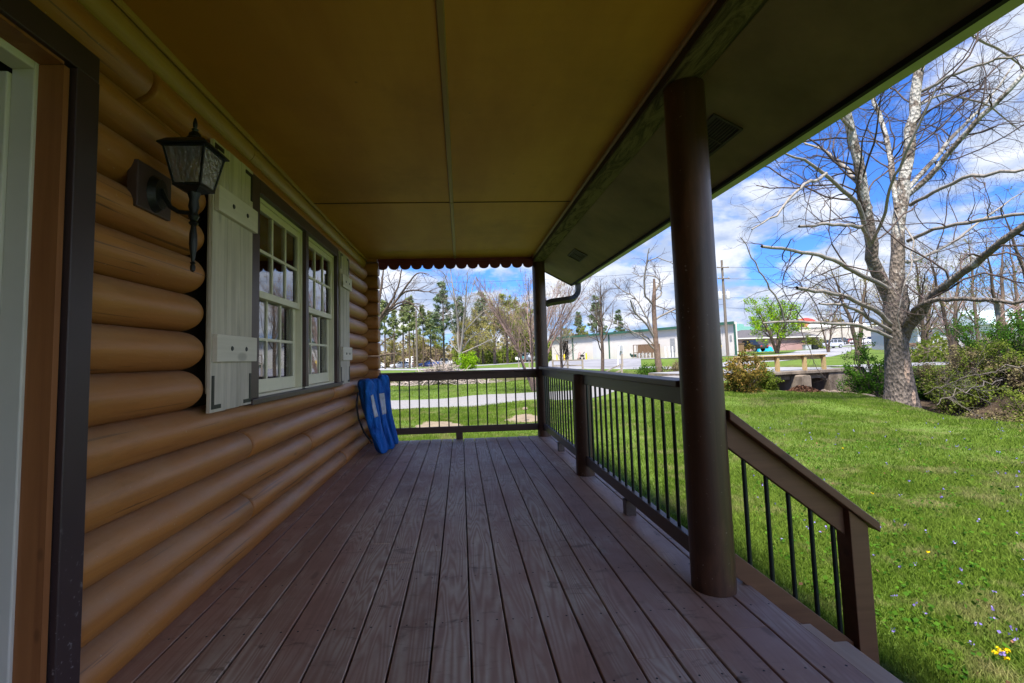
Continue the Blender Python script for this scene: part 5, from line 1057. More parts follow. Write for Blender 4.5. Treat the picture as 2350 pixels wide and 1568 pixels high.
# ---- bridge over the creek
def bridge():
    P0, P1 = g(1690, 20.0), g(1930, 22.3); zt = at(1800, 852, 20.8)[2]; P0[2] = P1[2] = 0; ux = (P1-P0)/np.linalg.norm(P1-P0); L = np.linalg.norm(P1-P0); rz = math.atan2(ux[1], ux[0])
    e = empty('bridge', (P0[0], P0[1], zt), rz, 'low concrete road bridge over the creek with a yellow wooden guard rail', 'bridge')
    dz1 = at(1893, 846, 21.9)[2]-zt
    MB().box(-1.5, L+.3, -.15, 3.9, -.16, -.02).obj('bridge_slab', M['concrete'], e, bevel=.02); MB().box(-1.5, L+.2, .12, 3.7, -.40, -.161).obj('girder', M['concrete'], e)
    MB().box(-1.5, L+.5, .10, 3.8, -.0195, .005).obj('road_surface', M['road'], e)
    def sx(px): # distance along the bridge seen at px
        d = at(px, hory(px), 1.)-CAM; n = np.array([-ux[1], ux[0]]); t = ((P0[:2])@n)/(d[:2]@n); q = d[:2]*t; return (q-P0[:2])@ux[:2]
    MB().box(sx(1893), sx(2000), -.10, .35, -1.5, -.06).obj('abutment', M['concrete'], e, bevel=.02); MB().box(sx(1893), sx(1893)+.3, .351, 3.8, -1.5, -.401).obj('side_wall', M['concrete'], e)
    m_ = MB(); xa, xb = sx(1814), sx(1834); m_.prism([(xa, -1.5), (xb, -1.5), (xb, -.27), (xb-.05, -.22), ((xa+xb)/2, -.19), (xa+.03, -.21), (xa, -.26)], 1, -.45, .10).box(xa, xb, .121, 3.6, -1.5, -.401); m_.obj('pier', M['concrete'], e, bevel=.015)
    m_ = MB(); xa, xb = sx(1690), sx(1748); m_.prism([(xa-.6, -1.6), (xb, -1.6), (xb-.12, -1.35), (xb-.45, -.95), (xa, -.8), (xa-.6, -.8)], 1, -.7, -.2); m_.obj('wing_wall', M['concrete'], e, bevel=.02); MB().box(sx(1745)-.3, sx(1745), -.15, 3.8, -1.5, -.401).obj('side_wall', M['concrete'], e)
    MB().box(sx(1745), sx(1893), 3.6, 3.75, -1.4, -.55).obj('rear_shade_wall', M['concrete'], e)
    rl_ = MB(); 
    for k, px in enumerate((1700, 1740, 1785.5, 1848, 1892)):
        x = sx(px); MB().box(x-.075, x+.075, .02, .16, -.018, .66).obj('rail_post', M['yellowwood'], e, bevel=.006)
    MB().box(sx(1690), sx(1897), -.02, .20, .661, .70).obj('top_rail', M['yellowwood'], e, bevel=.006); MB().box(sx(1690), sx(1894), .161, .20, .48, .655).obj('rail_board', M['yellowwood'], e, bevel=.006)
    pp = MB(); x = sx(1882); pp.tube([(x+.6, -.9, -1.32), (x+.1, -.9, -1.30), (x, -.9, -1.33), (x, -.9, -1.7)], .035, 8)
    o = pp.obj('vent_pipe', M['concrete'], e, True)
bridge()

# ---- warehouse
WA, WB = g(1267, 92), g(1691, 57); WA[2] = WB[2] = .30; u_ = (WB-WA); WL = np.linalg.norm(u_[:2]); u_ = u_/np.linalg.norm(u_); wrz = math.atan2(u_[1], u_[0]); n_ = np.array([-u_[1], u_[0]])
def wall_st(px, py=None):
    d = at(px, hory(px) if py is None else py, 1.)-CAM; t = (WA[:2]@n_)/(d[:2]@n_); q = CAM+d*t; return float((q[:2]-WA[:2])@u_[:2]), float(q[2]-WA[2])
vd = (WB-CAM)[:2]; vd /= np.linalg.norm(vd); vx, vy = float(vd@u_[:2])-.03, float(vd@n_)
wh = empty('warehouse', tuple(WA), wrz, 'long low beige metal warehouse with dark green roof edge', 'warehouse')
HB = 4.35
op = [wall_st(1289)[0], wall_st(1305)[0]]
MB().box(0, op[0], 0, .3, -.5, HB).box(op[1], WL, 0, .3, -.5, HB).box(op[0], op[1], 0, .3, 3.6, HB).prism([(WL-.3, .301), (WL, .301), (WL+vx*22, vy*22), (WL+vx*22-.3, vy*22)], 2, -.5, HB).prism([(0, .301), (.3, .301), (vx*22+.3, vy*22), (vx*22, vy*22)], 2, -.5, HB).obj('wall', M['beige_steel'], wh)
MB().box(op[0], op[1], 6, 6.1, -.4, 4).box(op[0]-1, op[1]+1, .4, 6, 3.61, 3.7).box(op[0]-.2, op[0]-.05, .31, 6, -.4, 3.6).box(op[1]+.05, op[1]+.2, .31, 6, -.4, 3.6).obj('open_bay', M['room'], wh)
MB().add([(-.3, -.35, HB-.1), (WL+.1, -.35, HB-.1), (WL+vx*11, vy*11, HB+.5), (-.3+vx*11, vy*11, HB+.5), (-.3+vx*22, vy*22, HB-.1), (WL+vx*22, vy*22, HB-.1)], [[0,1,2,3],[3,2,5,4]]).obj('roof', M['palewall'], wh)
MB().box(-.35, WL+.12, -.42, -.352, HB-.28, HB+.06).obj('green_fascia', M['green_trim'], wh)
for px in (1315.7, 1399.5, 1690):
    s = wall_st(px)[0]; MB().box(s-.10, s+.10, -.13, -.002, 0, HB-.28).obj('green_downpipe', M['green_trim'], wh)
def wrect(name, mat, x0, y0, x1, y1, th=.06, zmin=None):
    s0, za = wall_st(x0, y0); s1, zb2 = wall_st(x1, y1); zb2 = 0 if zmin is None else zb2; return MB().box(s0, s1, -th, -.003, max(0, zb2), za).obj(name, mat, wh)
wrect('roll_up_door', M['roll_white'], 1360, 774, 1379, 826); wrect('white_door', M['white'], 1391, 795, 1398, 825); wrect('louvre', M['louvre_grey'], 1538, 777, 1550, 806, .08, 1); wrect('lower_louvre', M['louvre_grey'], 1540, 807, 1550, 820, .05)
wrect('meter_box', M['galv'], 1421, 793, 1428, 806, .25, 1); wrect('meter_box', M['galv'], 1427.5, 793.5, 1430, 815, .12, 1); wrect('vent_panel', M['louvre_grey'], 1675, 770, 1680, 782, .06, 1)
def lot(px, d): p = g(px, d); p[2] += .02; return p
for i, (px, dd, lab) in enumerate(((1354.8, -.8, 'yellow bollard just left of the roll-up door'), (1304, -.8, 'yellow bollard left of the dark open bay, by the first green pipe'), (1287, -.8, 'yellow bollard at the far side of the dark open bay'))):
    s, _ = wall_st(px); q = WA[:2]+u_[:2]*s-n_*.9; o = MB().lathe((0, 0, 0), [(.13, 0), (.13, 1.05), (.09, 1.15), (.02, 1.18)], 12).obj('bollard', M['yellow'], smooth=True); o.location = (q[0], q[1], gz(*q)+.03); tag(o, lab, 'bollard', 'yellow bollards at the warehouse')
def wloc(px, off): s, _ = wall_st(px); q = WA[:2]+u_[:2]*s-n_*off; return (q[0], q[1], gz(*q)+.06)
# hand truck and folded wheeled cart by the wall
e = empty('hand_truck', wloc(1337, .9), wrz, 'red hand truck propped by the warehouse wall', 'hand truck'); MB().tube([(-.2, 0, .1), (-.2, .25, 1.2), (0, .3, 1.35), (.2, .25, 1.2), (.2, 0, .1)], .035, 6).tube([(-.2, .06, .4), (.2, .06, .4)], .03, 6).tube([(-.2, .15, .8), (.2, .15, .8)], .03, 6).box(-.25, .25, -.3, 0, .02, .06).obj('frame', M['redpaint'], e, True)
for s in (-.25, .25): MB().tube([(s-.04, .05, .14), (s+.04, .05, .14)], .14, 12).obj('wheel', M['rubber'], e, True)
e = empty('wheeled_cart', wloc(1345, .9), wrz, 'black wheeled cart standing right of the red hand truck', 'cart'); MB().tube([(-.5, 0, .2), (0, 0, .75), (.5, 0, 1.15), (.75, 0, 1.3)], .05, 6).tube([(.45, 0, .2), (0, 0, .75), (-.35, 0, .95)], .05, 6).box(-.25, .35, -.2, .2, .5, .8).obj('frame', M['metalblack'], e)
for s in (-.5, .45): MB().tube([(s, -.06, .2), (s, .06, .2)], .2, 12).obj('wheel', M['rubber'], e, True)
# pipe rack
e = empty('storage_rack', wloc(1500, 1.4), wrz, 'brown metal storage rack against the warehouse, behind the snapped tree', 'rack'); w2 = (wall_st(1525)[0]-wall_st(1475)[0])/2; r_ = MB()
for x in np.linspace(-w2, w2, 7): r_.box(x-.04, x+.04, -.5, -.42, 0, 1.95).box(x-.04, x+.04, .42, .5, 0, 1.95)
for z in (.75, 1.9): r_.box(-w2, w2, -.52, -.44, z, z+.09).box(-w2, w2, .44, .52, z, z+.09)
r_.box(-w2, w2, .40, .43, .8, 1.9); r_.obj('frame', M['brownbox'], e); r_ = MB(); 
for k in range(8): r_.tube([(-w2+.3+k*.35, -.3, .05), (-w2+.5+k*.35, .2, .7+.1*(k % 3))], .06, 6)
r_.obj('stored_pipe', M['galv'], e)
o = MB().box(-.35, .35, -.25, .25, .2, .6).box(-.3, -.24, -.2, -.14, 0, .2).box(.24, .3, -.2, -.14, 0, .2).box(-.55, -.35, -.03, .03, .4, .75).obj('wheelbarrow', M['dumpster']); o.location = wloc(1472, 1.6); tag(o, 'dark green wheelbarrow at the left end of the rack', 'wheelbarrow')
for px in (1541.5, 1551, 1558): o = MB().lathe((0, 0, 0), [(.09, 0), (.09, 1.45), (.02, 1.5)], 10).obj('white_post', M['signwhite']); o.location = wloc(px, 1.2); tag(o, {1541.5: 'white post under the left side of the grey louvre', 1551: 'white post under the right side of the grey louvre', 1558: 'white post beside the thick porch post, farthest right of three'}[px], 'post', 'white posts at the warehouse')
o = MB().lathe((0, 0, 0), [(.055, 0), (.055, 1.75), (.02, 1.8)], 8).tube([(0, 0, 1.6), (.05, 0, 1.9)], .04, 6).obj('white_pipe', M['signwhite'], smooth=True); o.location = g(1416, 40); o.rotation_euler = (0, .12, 0); tag(o, 'leaning white pipe at the edge of the parking lot', 'pipe')
o = MB().box(-.07, .07, -.07, .07, 0, 1.15).obj('fence_post', M['fencewood']); o.location = g(1427, 41); tag(o, 'lone grey wooden post right of the leaning white pipe', 'post')
# rail fences
def fence(pxa, pxb, d, posts, label, h=.9):
    a, b = g(pxa, d), g(pxb, d); e = empty('rail_fence', tuple(a), math.atan2(b[1]-a[1], b[0]-a[0]), label, 'fence'); L = np.linalg.norm((b-a)[:2]); dz = b[2]-a[2]
    for p in posts: MB().box(L*p-.06, L*p+.06, -.06, .06, -.1+dz*p, h+dz*p).obj('fence_post', M['fencewood'], e)
    for z in (.35, .75): MB().add([(0, -.02, z), (L, -.02, z+dz), (L, .02, z+dz), (0, .02, z), (0, -.02, z+.1), (L, -.02, z+dz+.1), (L, .02, z+dz+.1), (0, .02, z+.1)], [[3,2,1,0],[4,5,6,7],[0,1,5,4],[1,2,6,5],[2,3,7,6],[3,0,4,7]]).obj('rail', M['fencewood'], e)
fence(1268, 1336, 36, (0, .5, 1), 'low grey rail fence left of the thin tree, beside the parking lot'); fence(1367, 1425, 33.5, (0, 1), 'short piece of rail fence between the thin tree and the snapped tree', .75)

# ---- houses and far buildings
def house(name, label, cat, px0, px1, d, z0, hw, depth, rh, wm, rm_, hip=1.5, over=.5, rot=0):
    a, b = g(px0, d), g(px1, d); a[2] = z0; L = np.linalg.norm((b-a)[:2]); e = empty(name, tuple(a), math.atan2(b[1]-a[1], b[0]-a[0])+rot, label, cat)
    MB().box(0, L, 0, .2, -1.5, hw).box(0, .2, .201, depth, -1.5, hw).box(L-.2, L, .201, depth, -1.5, hw).box(.2, L-.2, depth-.2, depth, -1.5, hw).obj('wall', wm, e)
    o = over; MB().add([(-o, -o, hw), (L+o, -o, hw), (L+o, depth+o, hw), (-o, depth+o, hw), (hip-o, depth/2, hw+rh), (L-hip+o, depth/2, hw+rh)], [[0,1,5,4],[1,2,5],[2,3,4,5],[3,0,4]]).obj('roof', rm_, e)
    MB().box(-o-.02, L+o+.02, -o-.05, -o-.005, hw-.16, hw+.04).obj('fascia', M['white'], e); MB().box(-o, L+o, -o, -.001, hw-.06, hw-.012).obj('eave', M['white'], e); return e, L
ph, Lh = house('pink_house', 'long low pink house with a dark shingle roof', 'house', 1691, 1881, 88, 1.0, 2.45, 9, 1.75, M['pinkwall'], M['darkroof'], 4.)
def hx(px, px0=1691, px1=1881, L=None): return Lh*(px-px0)/(px1-px0)
MB().box(hx(1850), hx(1859), -.06, -.003, .1, 2.15).obj('door', M['white'], ph); 
w = MB().box(hx(1708), hx(1716), -.06, -.003, 1.0, 1.9).obj('window', M['white'], ph); MB().box(hx(1709), hx(1715), -.09, -.061, 1.08, 1.82).obj('pane', M['carglass'], w)
w = MB().box(hx(1734), hx(1739), -.06, -.003, 1.3, 1.9).obj('window', M['white'], ph); MB().box(hx(1735), hx(1738), -.09, -.061, 1.35, 1.85).obj('pane', M['carglass'], w)
MB().tube([(hx(1880)-.1, -.4, 2.4), (hx(1880)-.1, -.1, 2.1), (hx(1880)-.1, -.1, 0)], .06, 6).tube([(.1, -.4, 2.4), (.1, -.1, 2.1), (.1, -.1, 0)], .06, 6).obj('downpipe', M['white'], ph)
for px, lab in ((1868, 'black box cage standing at the right of the pink house door'), (1852, 'grey condenser under the pink house door')):
    o = MB().box(-.55, .55, -.4, .4, 0, .85).box(-.6, .6, -.45, .45, .851, .9).box(-.45, .45, -.43, -.401, .1, .75).obj('utility_box', M['metalblack'] if px == 1868 else M['galv'], bevel=.02); p = g(px, 85.5); o.location = p; tag(o, lab, 'utility box')
pb, Lp = house('store_building', 'long flat pale store building on the hill', 'building', 1837, 2080, 135, 3.1, 4.2, 12, .02, M['palewall'], M['white'], .4, .1)
for k in (.25, .5, .8): MB().box(Lp*k-.05, Lp*k+.05, -.04, -.002, 0, 4).obj('wall_joint', M['galv'], pb)
for k, (s, w_, h_) in enumerate(((.28, 4.0, 1.6), (.42, 3, 1.3), (.66, 4, 1.4))):
    MB().prism([(Lp*s-w_/2, 4.24), (Lp*s+w_/2, 4.24), (Lp*s+w_/2-.3, 4.24+h_*.6), (Lp*s, 4.24+h_), (Lp*s-w_/2+.3, 4.24+h_*.6)], 1, 3, 6).obj('roof_unit', M['signwhite'], pb)
p = g(1853, 150); zt = at(1853, 752, 150)[2]; tw = empty('brick_tower', (p[0], p[1], p[2]), label='small brick tower with a bright red domed roof above the pink house', cat='tower'); hh = at(1853, 739, 150)[2]-p[2]; 
MB().box(-1.7, 1.7, -1.7, 1.7, -1, hh).obj('wall', M['brick'], tw); MB().lathe((0, 0, hh), [(2.0*r2, 0), (1.9*r2, .3), (1.45*r2, .85), (.6*r2, 1.25), (.1, 1.35)], 4, math.pi/4).obj('roof', M['redroof'], tw)
p = g(1706, 125); tb = empty('teal_roofed_building', tuple(p), label='building with a teal domed roof and tan fascia, right of the warehouse', cat='building'); hz = at(1706, 762, 125)[2]-p[2]
MB().box(-2, 8, 0, 6, -1, hz-.3).obj('wall', M['palewall'], tb); MB().box(-2.1, 8.1, -.1, 6.1, hz-.299, hz+.25).obj('fascia', M['tan'], tb); MB().prism([(-2, hz+.251), (8, hz+.251), (6, hz+1.4), (.9, hz+1.5), (.6, hz+2.1), (-.6, hz+2.3), (-1.1, hz+1.4)], 1, .2, 5.5).obj('roof', M['teal'], tb)
rb, Lr = house('pale_blue_roofed_house', 'white house with a pale blue metal roof behind the right-hand bank', 'house', 2281, 2460, 62, 1.3, 2.4, 9, 2.2, M['signwhite'], M['paleblue'], .3)
MB().box(Lr*.35, Lr*.45, -.05, -.003, .9, 1.9).obj('window', M['carglass'], rb)
rb2, L2 = house('grey_roofed_house', 'low lilac-grey house glimpsed through the bushes right of the sycamore', 'house', 2108, 2225, 66, 1.2, 2.5, 8, 1.7, M['car_lilac'], M['darkroof'], 1.5)
MB().box(L2*.6, L2*.68, -.05, -.003, .1, 2.1).box(L2*.2, L2*.3, -.05, -.003, .9, 1.9).obj('window', M['carglass'], rb2)
# dumpster, shed, tarp
o = MB().prism([(-1.0, 0), (1.0, 0), (1.1, 1.5), (.7, 1.75), (-1.0, 1.75)], 1, 0, 1.6).obj('dumpster', M['dumpster'], bevel=.03); MB().prism([(.72, 1.77), (1.15, 1.53), (1.15, 1.57), (.72, 1.81)], 1, -.05, 1.65).box(-1.05, .719, -.05, 1.65, 1.76, 1.80).obj('lid', M['galv'], o); o.location = g(1678, 74); tag(o, 'dark green dumpster at the foot of the utility pole', 'dumpster')
o = MB().box(-.75, .75, 0, 1.2, 0, 1.4).prism([(-.85, 1.401), (.85, 1.401), (.8, 1.5), (-.8, 1.55)], 1, -.1, 1.3).box(-.7, -.02, -.02, -.001, .1, 1.3).box(.02, .7, -.02, -.001, .1, 1.3).obj('storage_box', M['brownbox']); o.location = g(1698, 76); tag(o, 'brown wooden storage box between the dumpster and the black pickup', 'storage box')
def tarp():
    n = 18; V = []; 
    for i in range(n):
        for j in range(n):
            x, y = (i/(n-1)-.5)*2.6, (j/(n-1)-.5)*1.6; r2_ = (x/1.3)**4+(y/.8)**4; V.append((x, y, max(0, 1.15*(1-r2_)**.5 if r2_ < 1 else 0)*(.75+.25*math.sin(x*3+1)*math.cos(y*4))+.03*math.sin(9*x+4*y)+.03))
    o = mk('tarp_covered_heap', V, [[i*n+j, (i+1)*n+j, (i+1)*n+j+1, i*n+j+1] for i in range(n-1) for j in range(n-1)], M['bluetarp'], None, 'all'); o.location = g(1753, 78); tag(o, 'heap under a cyan blue tarp right of the black pickup', 'tarp')
tarp()

# ---- utility poles and wires
def pole(px, d, ytop, label, tr=True, arms=1, lean=0, r=.15):
    b = g(px, d); h = at(px, ytop, d)[2]-b[2]; e = empty('utility_pole', tuple(b), label=label, cat='utility pole'); MB().tube([(0, 0, -.3), (lean*.5, 0, h*.5), (lean, 0, h)], [r*1.15, r, r*.8], 12).obj('pole_shaft', M['pole'], e, True)
    for k in range(arms):
        z = h-.9-1.3*k; m_ = MB(); m_.box(lean-.7, lean+.7, -.22, -.14, z-.06, z+.06); m_.obj('crossarm', M['pole'], e)
        for x in (-.62, .0, .62): MB().lathe((lean+x, -.18, z+.061), [(.03, 0), (.07, .03), (.04, .08), (.07, .12), (.03, .16)], 8).obj('insulator', M['galv'], e)
    if tr:
        for x in (-.48, .48): MB().lathe((lean+x, 0, h-4.6), [(.18, 0), (.24, .04), (.24, .85), (.18, .92), (.05, .95), (.05, 1.15), (.02, 1.18)], 14).box(lean+x*.25, lean+x*.6, -.04, .04, h-4.1, h-4.0).obj('transformer', M['galv'], e, True)
    return b, h
pA = pole(1669.7, 54, 594, 'tall utility pole with transformers seen right beside the thick post', True, 2); pB = pole(957, 80, 713, 'utility pole standing right of the silver sedan', False, 1, r=.17)
pC = pole(1815.5, 150, 741, 'far thin utility pole above the bright green tree', False, 1, r=.14); pD = pole(1935, 112, 690, 'far utility pole in front of the pale store building', False, 0, r=.12)
def wire(a, b, sag, name, label, grp='overhead wires'):
    a, b = np.array(a), np.array(b); pts = [a+(b-a)*t-np.array([0, 0, 4*sag*t*(1-t)]) for t in np.linspace(0, 1, 22)]; o = MB().tube(pts, .018, 4).obj(name, M['wire']); tag(o, label, 'wire', grp); return o
top = lambda b, h, dz, dx=0: (b[0]+dx, b[1], b[2]+h-dz)
for k, (dz, dx, lab) in enumerate(((.85, -.6, 'topmost wire running left from the transformer pole'), (2.1, .6, 'second wire running left from the transformer pole'), (5.2, 0, 'lowest thick cable running left from the transformer pole'))): wire(top(*pA, dz, dx), at(700, 640+45*k, 88), 1.2, 'overhead_wire', lab)
for k, (dz, dx, lab) in enumerate(((.85, .6, 'topmost wire running right from the transformer pole'), (2.2, .6, 'second wire running right from the transformer pole'), (4.4, 0, 'third wire running right from the transformer pole'), (5.6, 0, 'lowest thick cable running right behind the sycamore'))): wire(top(*pA, dz, dx), at(2500, 560+40*k, 60), .9, 'overhead_wire', lab)
for k in range(4): wire(top(*pB, .3+1.5*k), at(1190, 712+22*k, 60), .8, 'overhead_wire', ('highest', 'second', 'third', 'lowest')[k]+' wire running right from the pole by the silver sedan'); 
a = top(*pA, 6, 0); gg = g(1652, 52); o = MB().tube([a, gg], .012, 4).obj('guy_wire', M['wire']); tag(o, 'guy wire slanting down from the transformer pole', 'wire'); gd = MB().tube([gg+(np.array(a)-gg)*.0, gg+(np.array(a)-gg)*.24], .05, 8).obj('guard_sleeve', M['yellow'], o)

# ---- vehicles
def car(name, label, px, d, rz, paint, kind='sedan', group=None, dz=.06):
    b = g(px, d); e = empty(name, (b[0], b[1], b[2]+dz), rz, label, 'pickup' if kind == 'pickup' else 'car', group)
    if kind == 'sedan': L, prof, gh = 4.7, [(-2.35,.45,.72),(-2.25,.3,.80),(-1.55,.28,.90),(-.85,.28,.97),(1.35,.28,.99),(2.2,.3,.96),(2.35,.42,.85)], [(-1.05,.95),(-.35,1.38),(.75,1.43),(1.35,1.30),(1.95,.98)]; wx = (-1.42, 1.38)
    elif kind == 'suv': L, prof, gh = 4.6, [(-2.3,.5,.8),(-2.2,.38,.98),(-1.5,.36,1.05),(-.9,.36,1.08),(1.9,.36,1.1),(2.2,.38,1.1),(2.3,.5,.9)], [(-1.1,1.06),(-.45,1.68),(1.7,1.74),(2.22,1.12)]; wx = (-1.40, 1.40)
    else: L, prof, gh = 5.7, [(-2.85,.5,.8),(-2.75,.42,1.08),(-1.8,.4,1.16),(-1.1,.4,1.18),(1.0,.4,1.2),(1.05,.4,1.18),(2.8,.42,1.18),(2.85,.5,1.0)], [(-1.2,1.17),(-.55,1.80),(.75,1.84),(1.0,1.19)]; wx = (-1.9, 1.75)
    V = []
    for i, (x, z0, z1) in enumerate(prof):
        w = .90 if 0 < i < len(prof)-1 else .78; V += [(x, -w*.93, z0), (x, -w, z0+.25), (x, -w*.97, z1-.06), (x, -w*.86, z1), (x, w*.86, z1), (x, w*.97, z1-.06), (x, w, z0+.25), (x, w*.93, z0)]
    m_ = len(prof); Fc = [[i*8+k, i*8+(k+1) % 8, (i+1)*8+(k+1) % 8, (i+1)*8+k] for i in range(m_-1) for k in range(8)]+[list(range(8))[::-1], [(m_-1)*8+k for k in range(8)]]
    MB().add(V, Fc).obj('body', paint, e, True)
    gm = MB(); n = len(gh); zb3 = gh[0][1]-.03
    gm.prism([(x, z) for x, z in gh]+[(gh[-1][0], zb3), (gh[0][0], zb3)], 1, -.70, .70); vv = gm.v
    gm.v = [(x, y*(1.12 if z < gh[0][1]+.05 else .95), z) for x, y, z in vv]; gm.obj('windows', M['carglass'], e)
    rm2 = MB(); i0, i1 = 1, n-2
    top_ = [(x, z) for x, z in gh if z > gh[0][1]+.25]; rm2.prism([(x, z+.002) for x, z in top_]+[(x, z+.035) for x, z in top_[::-1]], 1, -.68, .68)
    for xp in ([gh[1][0]+.45, gh[1][0]+1.3]): rm2.box(xp-.04, xp+.04, -.80, -.675, zb3, top_[0][1]); rm2.box(xp-.04, xp+.04, .675, .80, zb3, top_[0][1])
    for sy in (-1, 1):
        rm2.tube([(gh[0][0], sy*.77, gh[0][1]), (gh[1][0], sy*.68, gh[1][1])], .035, 4); rm2.tube([(gh[-1][0], sy*.77, gh[-1][1]), (gh[-2][0], sy*.68, gh[-2][1])], .04, 4)
    rm2.obj('roof', paint, e)
    for x in wx:
        for sy in (-1, 1):
            r = .34 if kind == 'sedan' else .38; w = MB().tube([(x, sy*.70, r), (x, sy*.91, r)], r, 18).obj('wheel', M['rubber'], e, True); MB().tube([(x, sy*.905, r), (x, sy*.92, r)], r*.62, 14).obj('rim', M['rim'], w, True)
    xf, xr = prof[0][0], prof[-1][0]
    for sy in (-1, 1): MB().box(xf-.02, xf+.18, sy*.62-.14, sy*.62+.14, .62, .76).obj('headlight', M['lampglass'], e, bevel=.02); MB().box(xr-.12, xr+.02, sy*.64-.14, sy*.64+.14, .74, .92).obj('tail_light', M['redlamp'], e, bevel=.02)
    if kind == 'pickup': MB().box(1.08, 2.74, -.72, .72, 1.181, 1.19).obj('bed', M['metalblack'], e)
    for sy in (-1, 1): MB().box(gh[0][0]+.2, gh[0][0]+.36, sy*.98-.08, sy*.98+.08, gh[0][1], gh[0][1]+.13).obj('mirror', paint, e)
    return e
GC = 'cars parked below the pine wood'
car('parked_car', 'silver sedan parked on the grass edge, nearest the cabin corner', 921, 100, .06, M['car_silver'], 'sedan', GC); car('parked_car', 'dark blue car parked between the silver sedan and the white pickup', 985, 104, .05, M['car_blue'], 'sedan', GC); car('parked_pickup', 'white pickup parked right of the dark blue car', 1020, 107, math.pi+.02, M['car_white'], 'pickup', GC)
car('parked_car', 'silver wagon parked at the right end of the pink house', 1907, 96, .1, M['car_lilac'], 'suv')
car('parked_pickup', 'black pickup seen from behind in front of the pink house', 1721, 77, -math.pi/2+.25, M['car_black'], 'pickup')
GH = 'cars parked on the hill by the pale store'
for px, d, pt, kd, lab in ((1922, 116, 'car_black', 'suv', 'black car on the hill, leftmost of its row'), (1950, 118, 'redpaint', 'sedan', 'dull red car on the hill, second of its row'), (1975, 116, 'car_white', 'sedan', 'white car on the hill behind the slim bare tree'), (2003, 117, 'car_grey', 'suv', 'grey car on the hill, rightmost of its row')): car('parked_car', lab, px, d, .1, M[pt], kd, GH)
car('parked_car', 'white car half hidden by the cabin corner', 862, 112, .1, M['car_white'], 'sedan')
car('parked_pickup', 'white work truck behind the vase-shaped tree, left of the corner post', 1209, 96, .8, M['car_white'], 'pickup')
# signs and mailboxes
for px, d, hh, n, lab in ((930.5, 98.5, 1.9, 2, 'shorter white sign with two dark squares behind the silver sedan'), (943.5, 98.5, 2.6, 3, 'taller white sign with three dark squares right of the shorter one')):
    e = empty('white_sign', tuple(g(px, d)+np.array([0, 3.5, 0])), label=lab, cat='sign', group='white signs behind the silver sedan'); MB().box(-.38, .38, 0, .05, .9, .9+hh*.62).obj('panel', M['signwhite'], e)
    for s in (-.3, .3): MB().box(s-.04, s+.04, .051, .11, 0, .9+hh*.6).obj('leg', M['signwhite'], e)
    for k in range(n): z = 1.0+hh*.62/n*k; MB().box(-.17, .17, -.02, -.003, z, z+hh*.62/n*.55).obj('dark_square', M['metalblack'], e)
def mailbox(px, d, mat, pm, label, h=1.05):
    e = empty('mailbox', tuple(g(px, d)), label=label, cat='mailbox', group='roadside mailboxes'); MB().box(-.05, .05, -.05, .05, 0, h).obj('post', pm, e); V = [(-.1, 0), (.1, 0), (.1, .12), (.07, .2), (0, .24), (-.07, .2), (-.1, .12)]
    MB().prism([(x, z+h+.001) for x, z in V], 1, -.28, .28).obj('box', mat, e); MB().box(.101, .112, -.1, -.06, h+.05, h+.22).obj('flag', M['redpaint'], e)
mailbox(1199, 43, M['tealbox'], M['tealbox'], 'teal mailbox on a teal post left of the corner post', .95); mailbox(1214, 43.5, M['galv'], M['fencewood'], 'grey mailbox on a plain post, right of the teal one'); mailbox(1190, 44, M['metalblack'], M['fencewood'], 'black mailbox left of the teal one'); mailbox(2092, 31, M['brownbox'], M['signwhite'], 'brown mailbox on a white post right of the sycamore trunk', .9)
# bare soil patches
def soil(px0, px1, d0, d1, name, mat='soil'):
    c0 = g(px0, (d0+d1)/2); c1 = g(px1, (d0+d1)/2); c = (c0+c1)/2; rx = np.linalg.norm((c1-c0)[:2])/2; ry = (d1-d0)/2; V = [c+np.array([0, 0, .03])]; rg = np.random.default_rng(int(px0))
    for rr in (.5, 1):
        for k in range(36):
            a = 2*math.pi*k/36; w = 1+(.16*math.sin(3*a+px0)+.1*math.sin(7*a)+rg.normal(0, .05))*(rr == 1); x, y = c[0]+rx*rr*w*math.cos(a), c[1]+ry*rr*w*math.sin(a); V.append((x, y, gz(x, y)+(.03 if rr < 1 else .012)))
    o = mk(name, V, [[0, 1+k, 1+(k+1) % 36] for k in range(36)]+[[1+k, 37+k, 37+(k+1) % 36, 1+(k+1) % 36] for k in range(36)], M[mat]); o['kind'] = 'structure'
soil(945, 1055, 10.9, 12.6, 'bare_soil'); soil(1160, 1240, 11.4, 13.2, 'bare_soil')

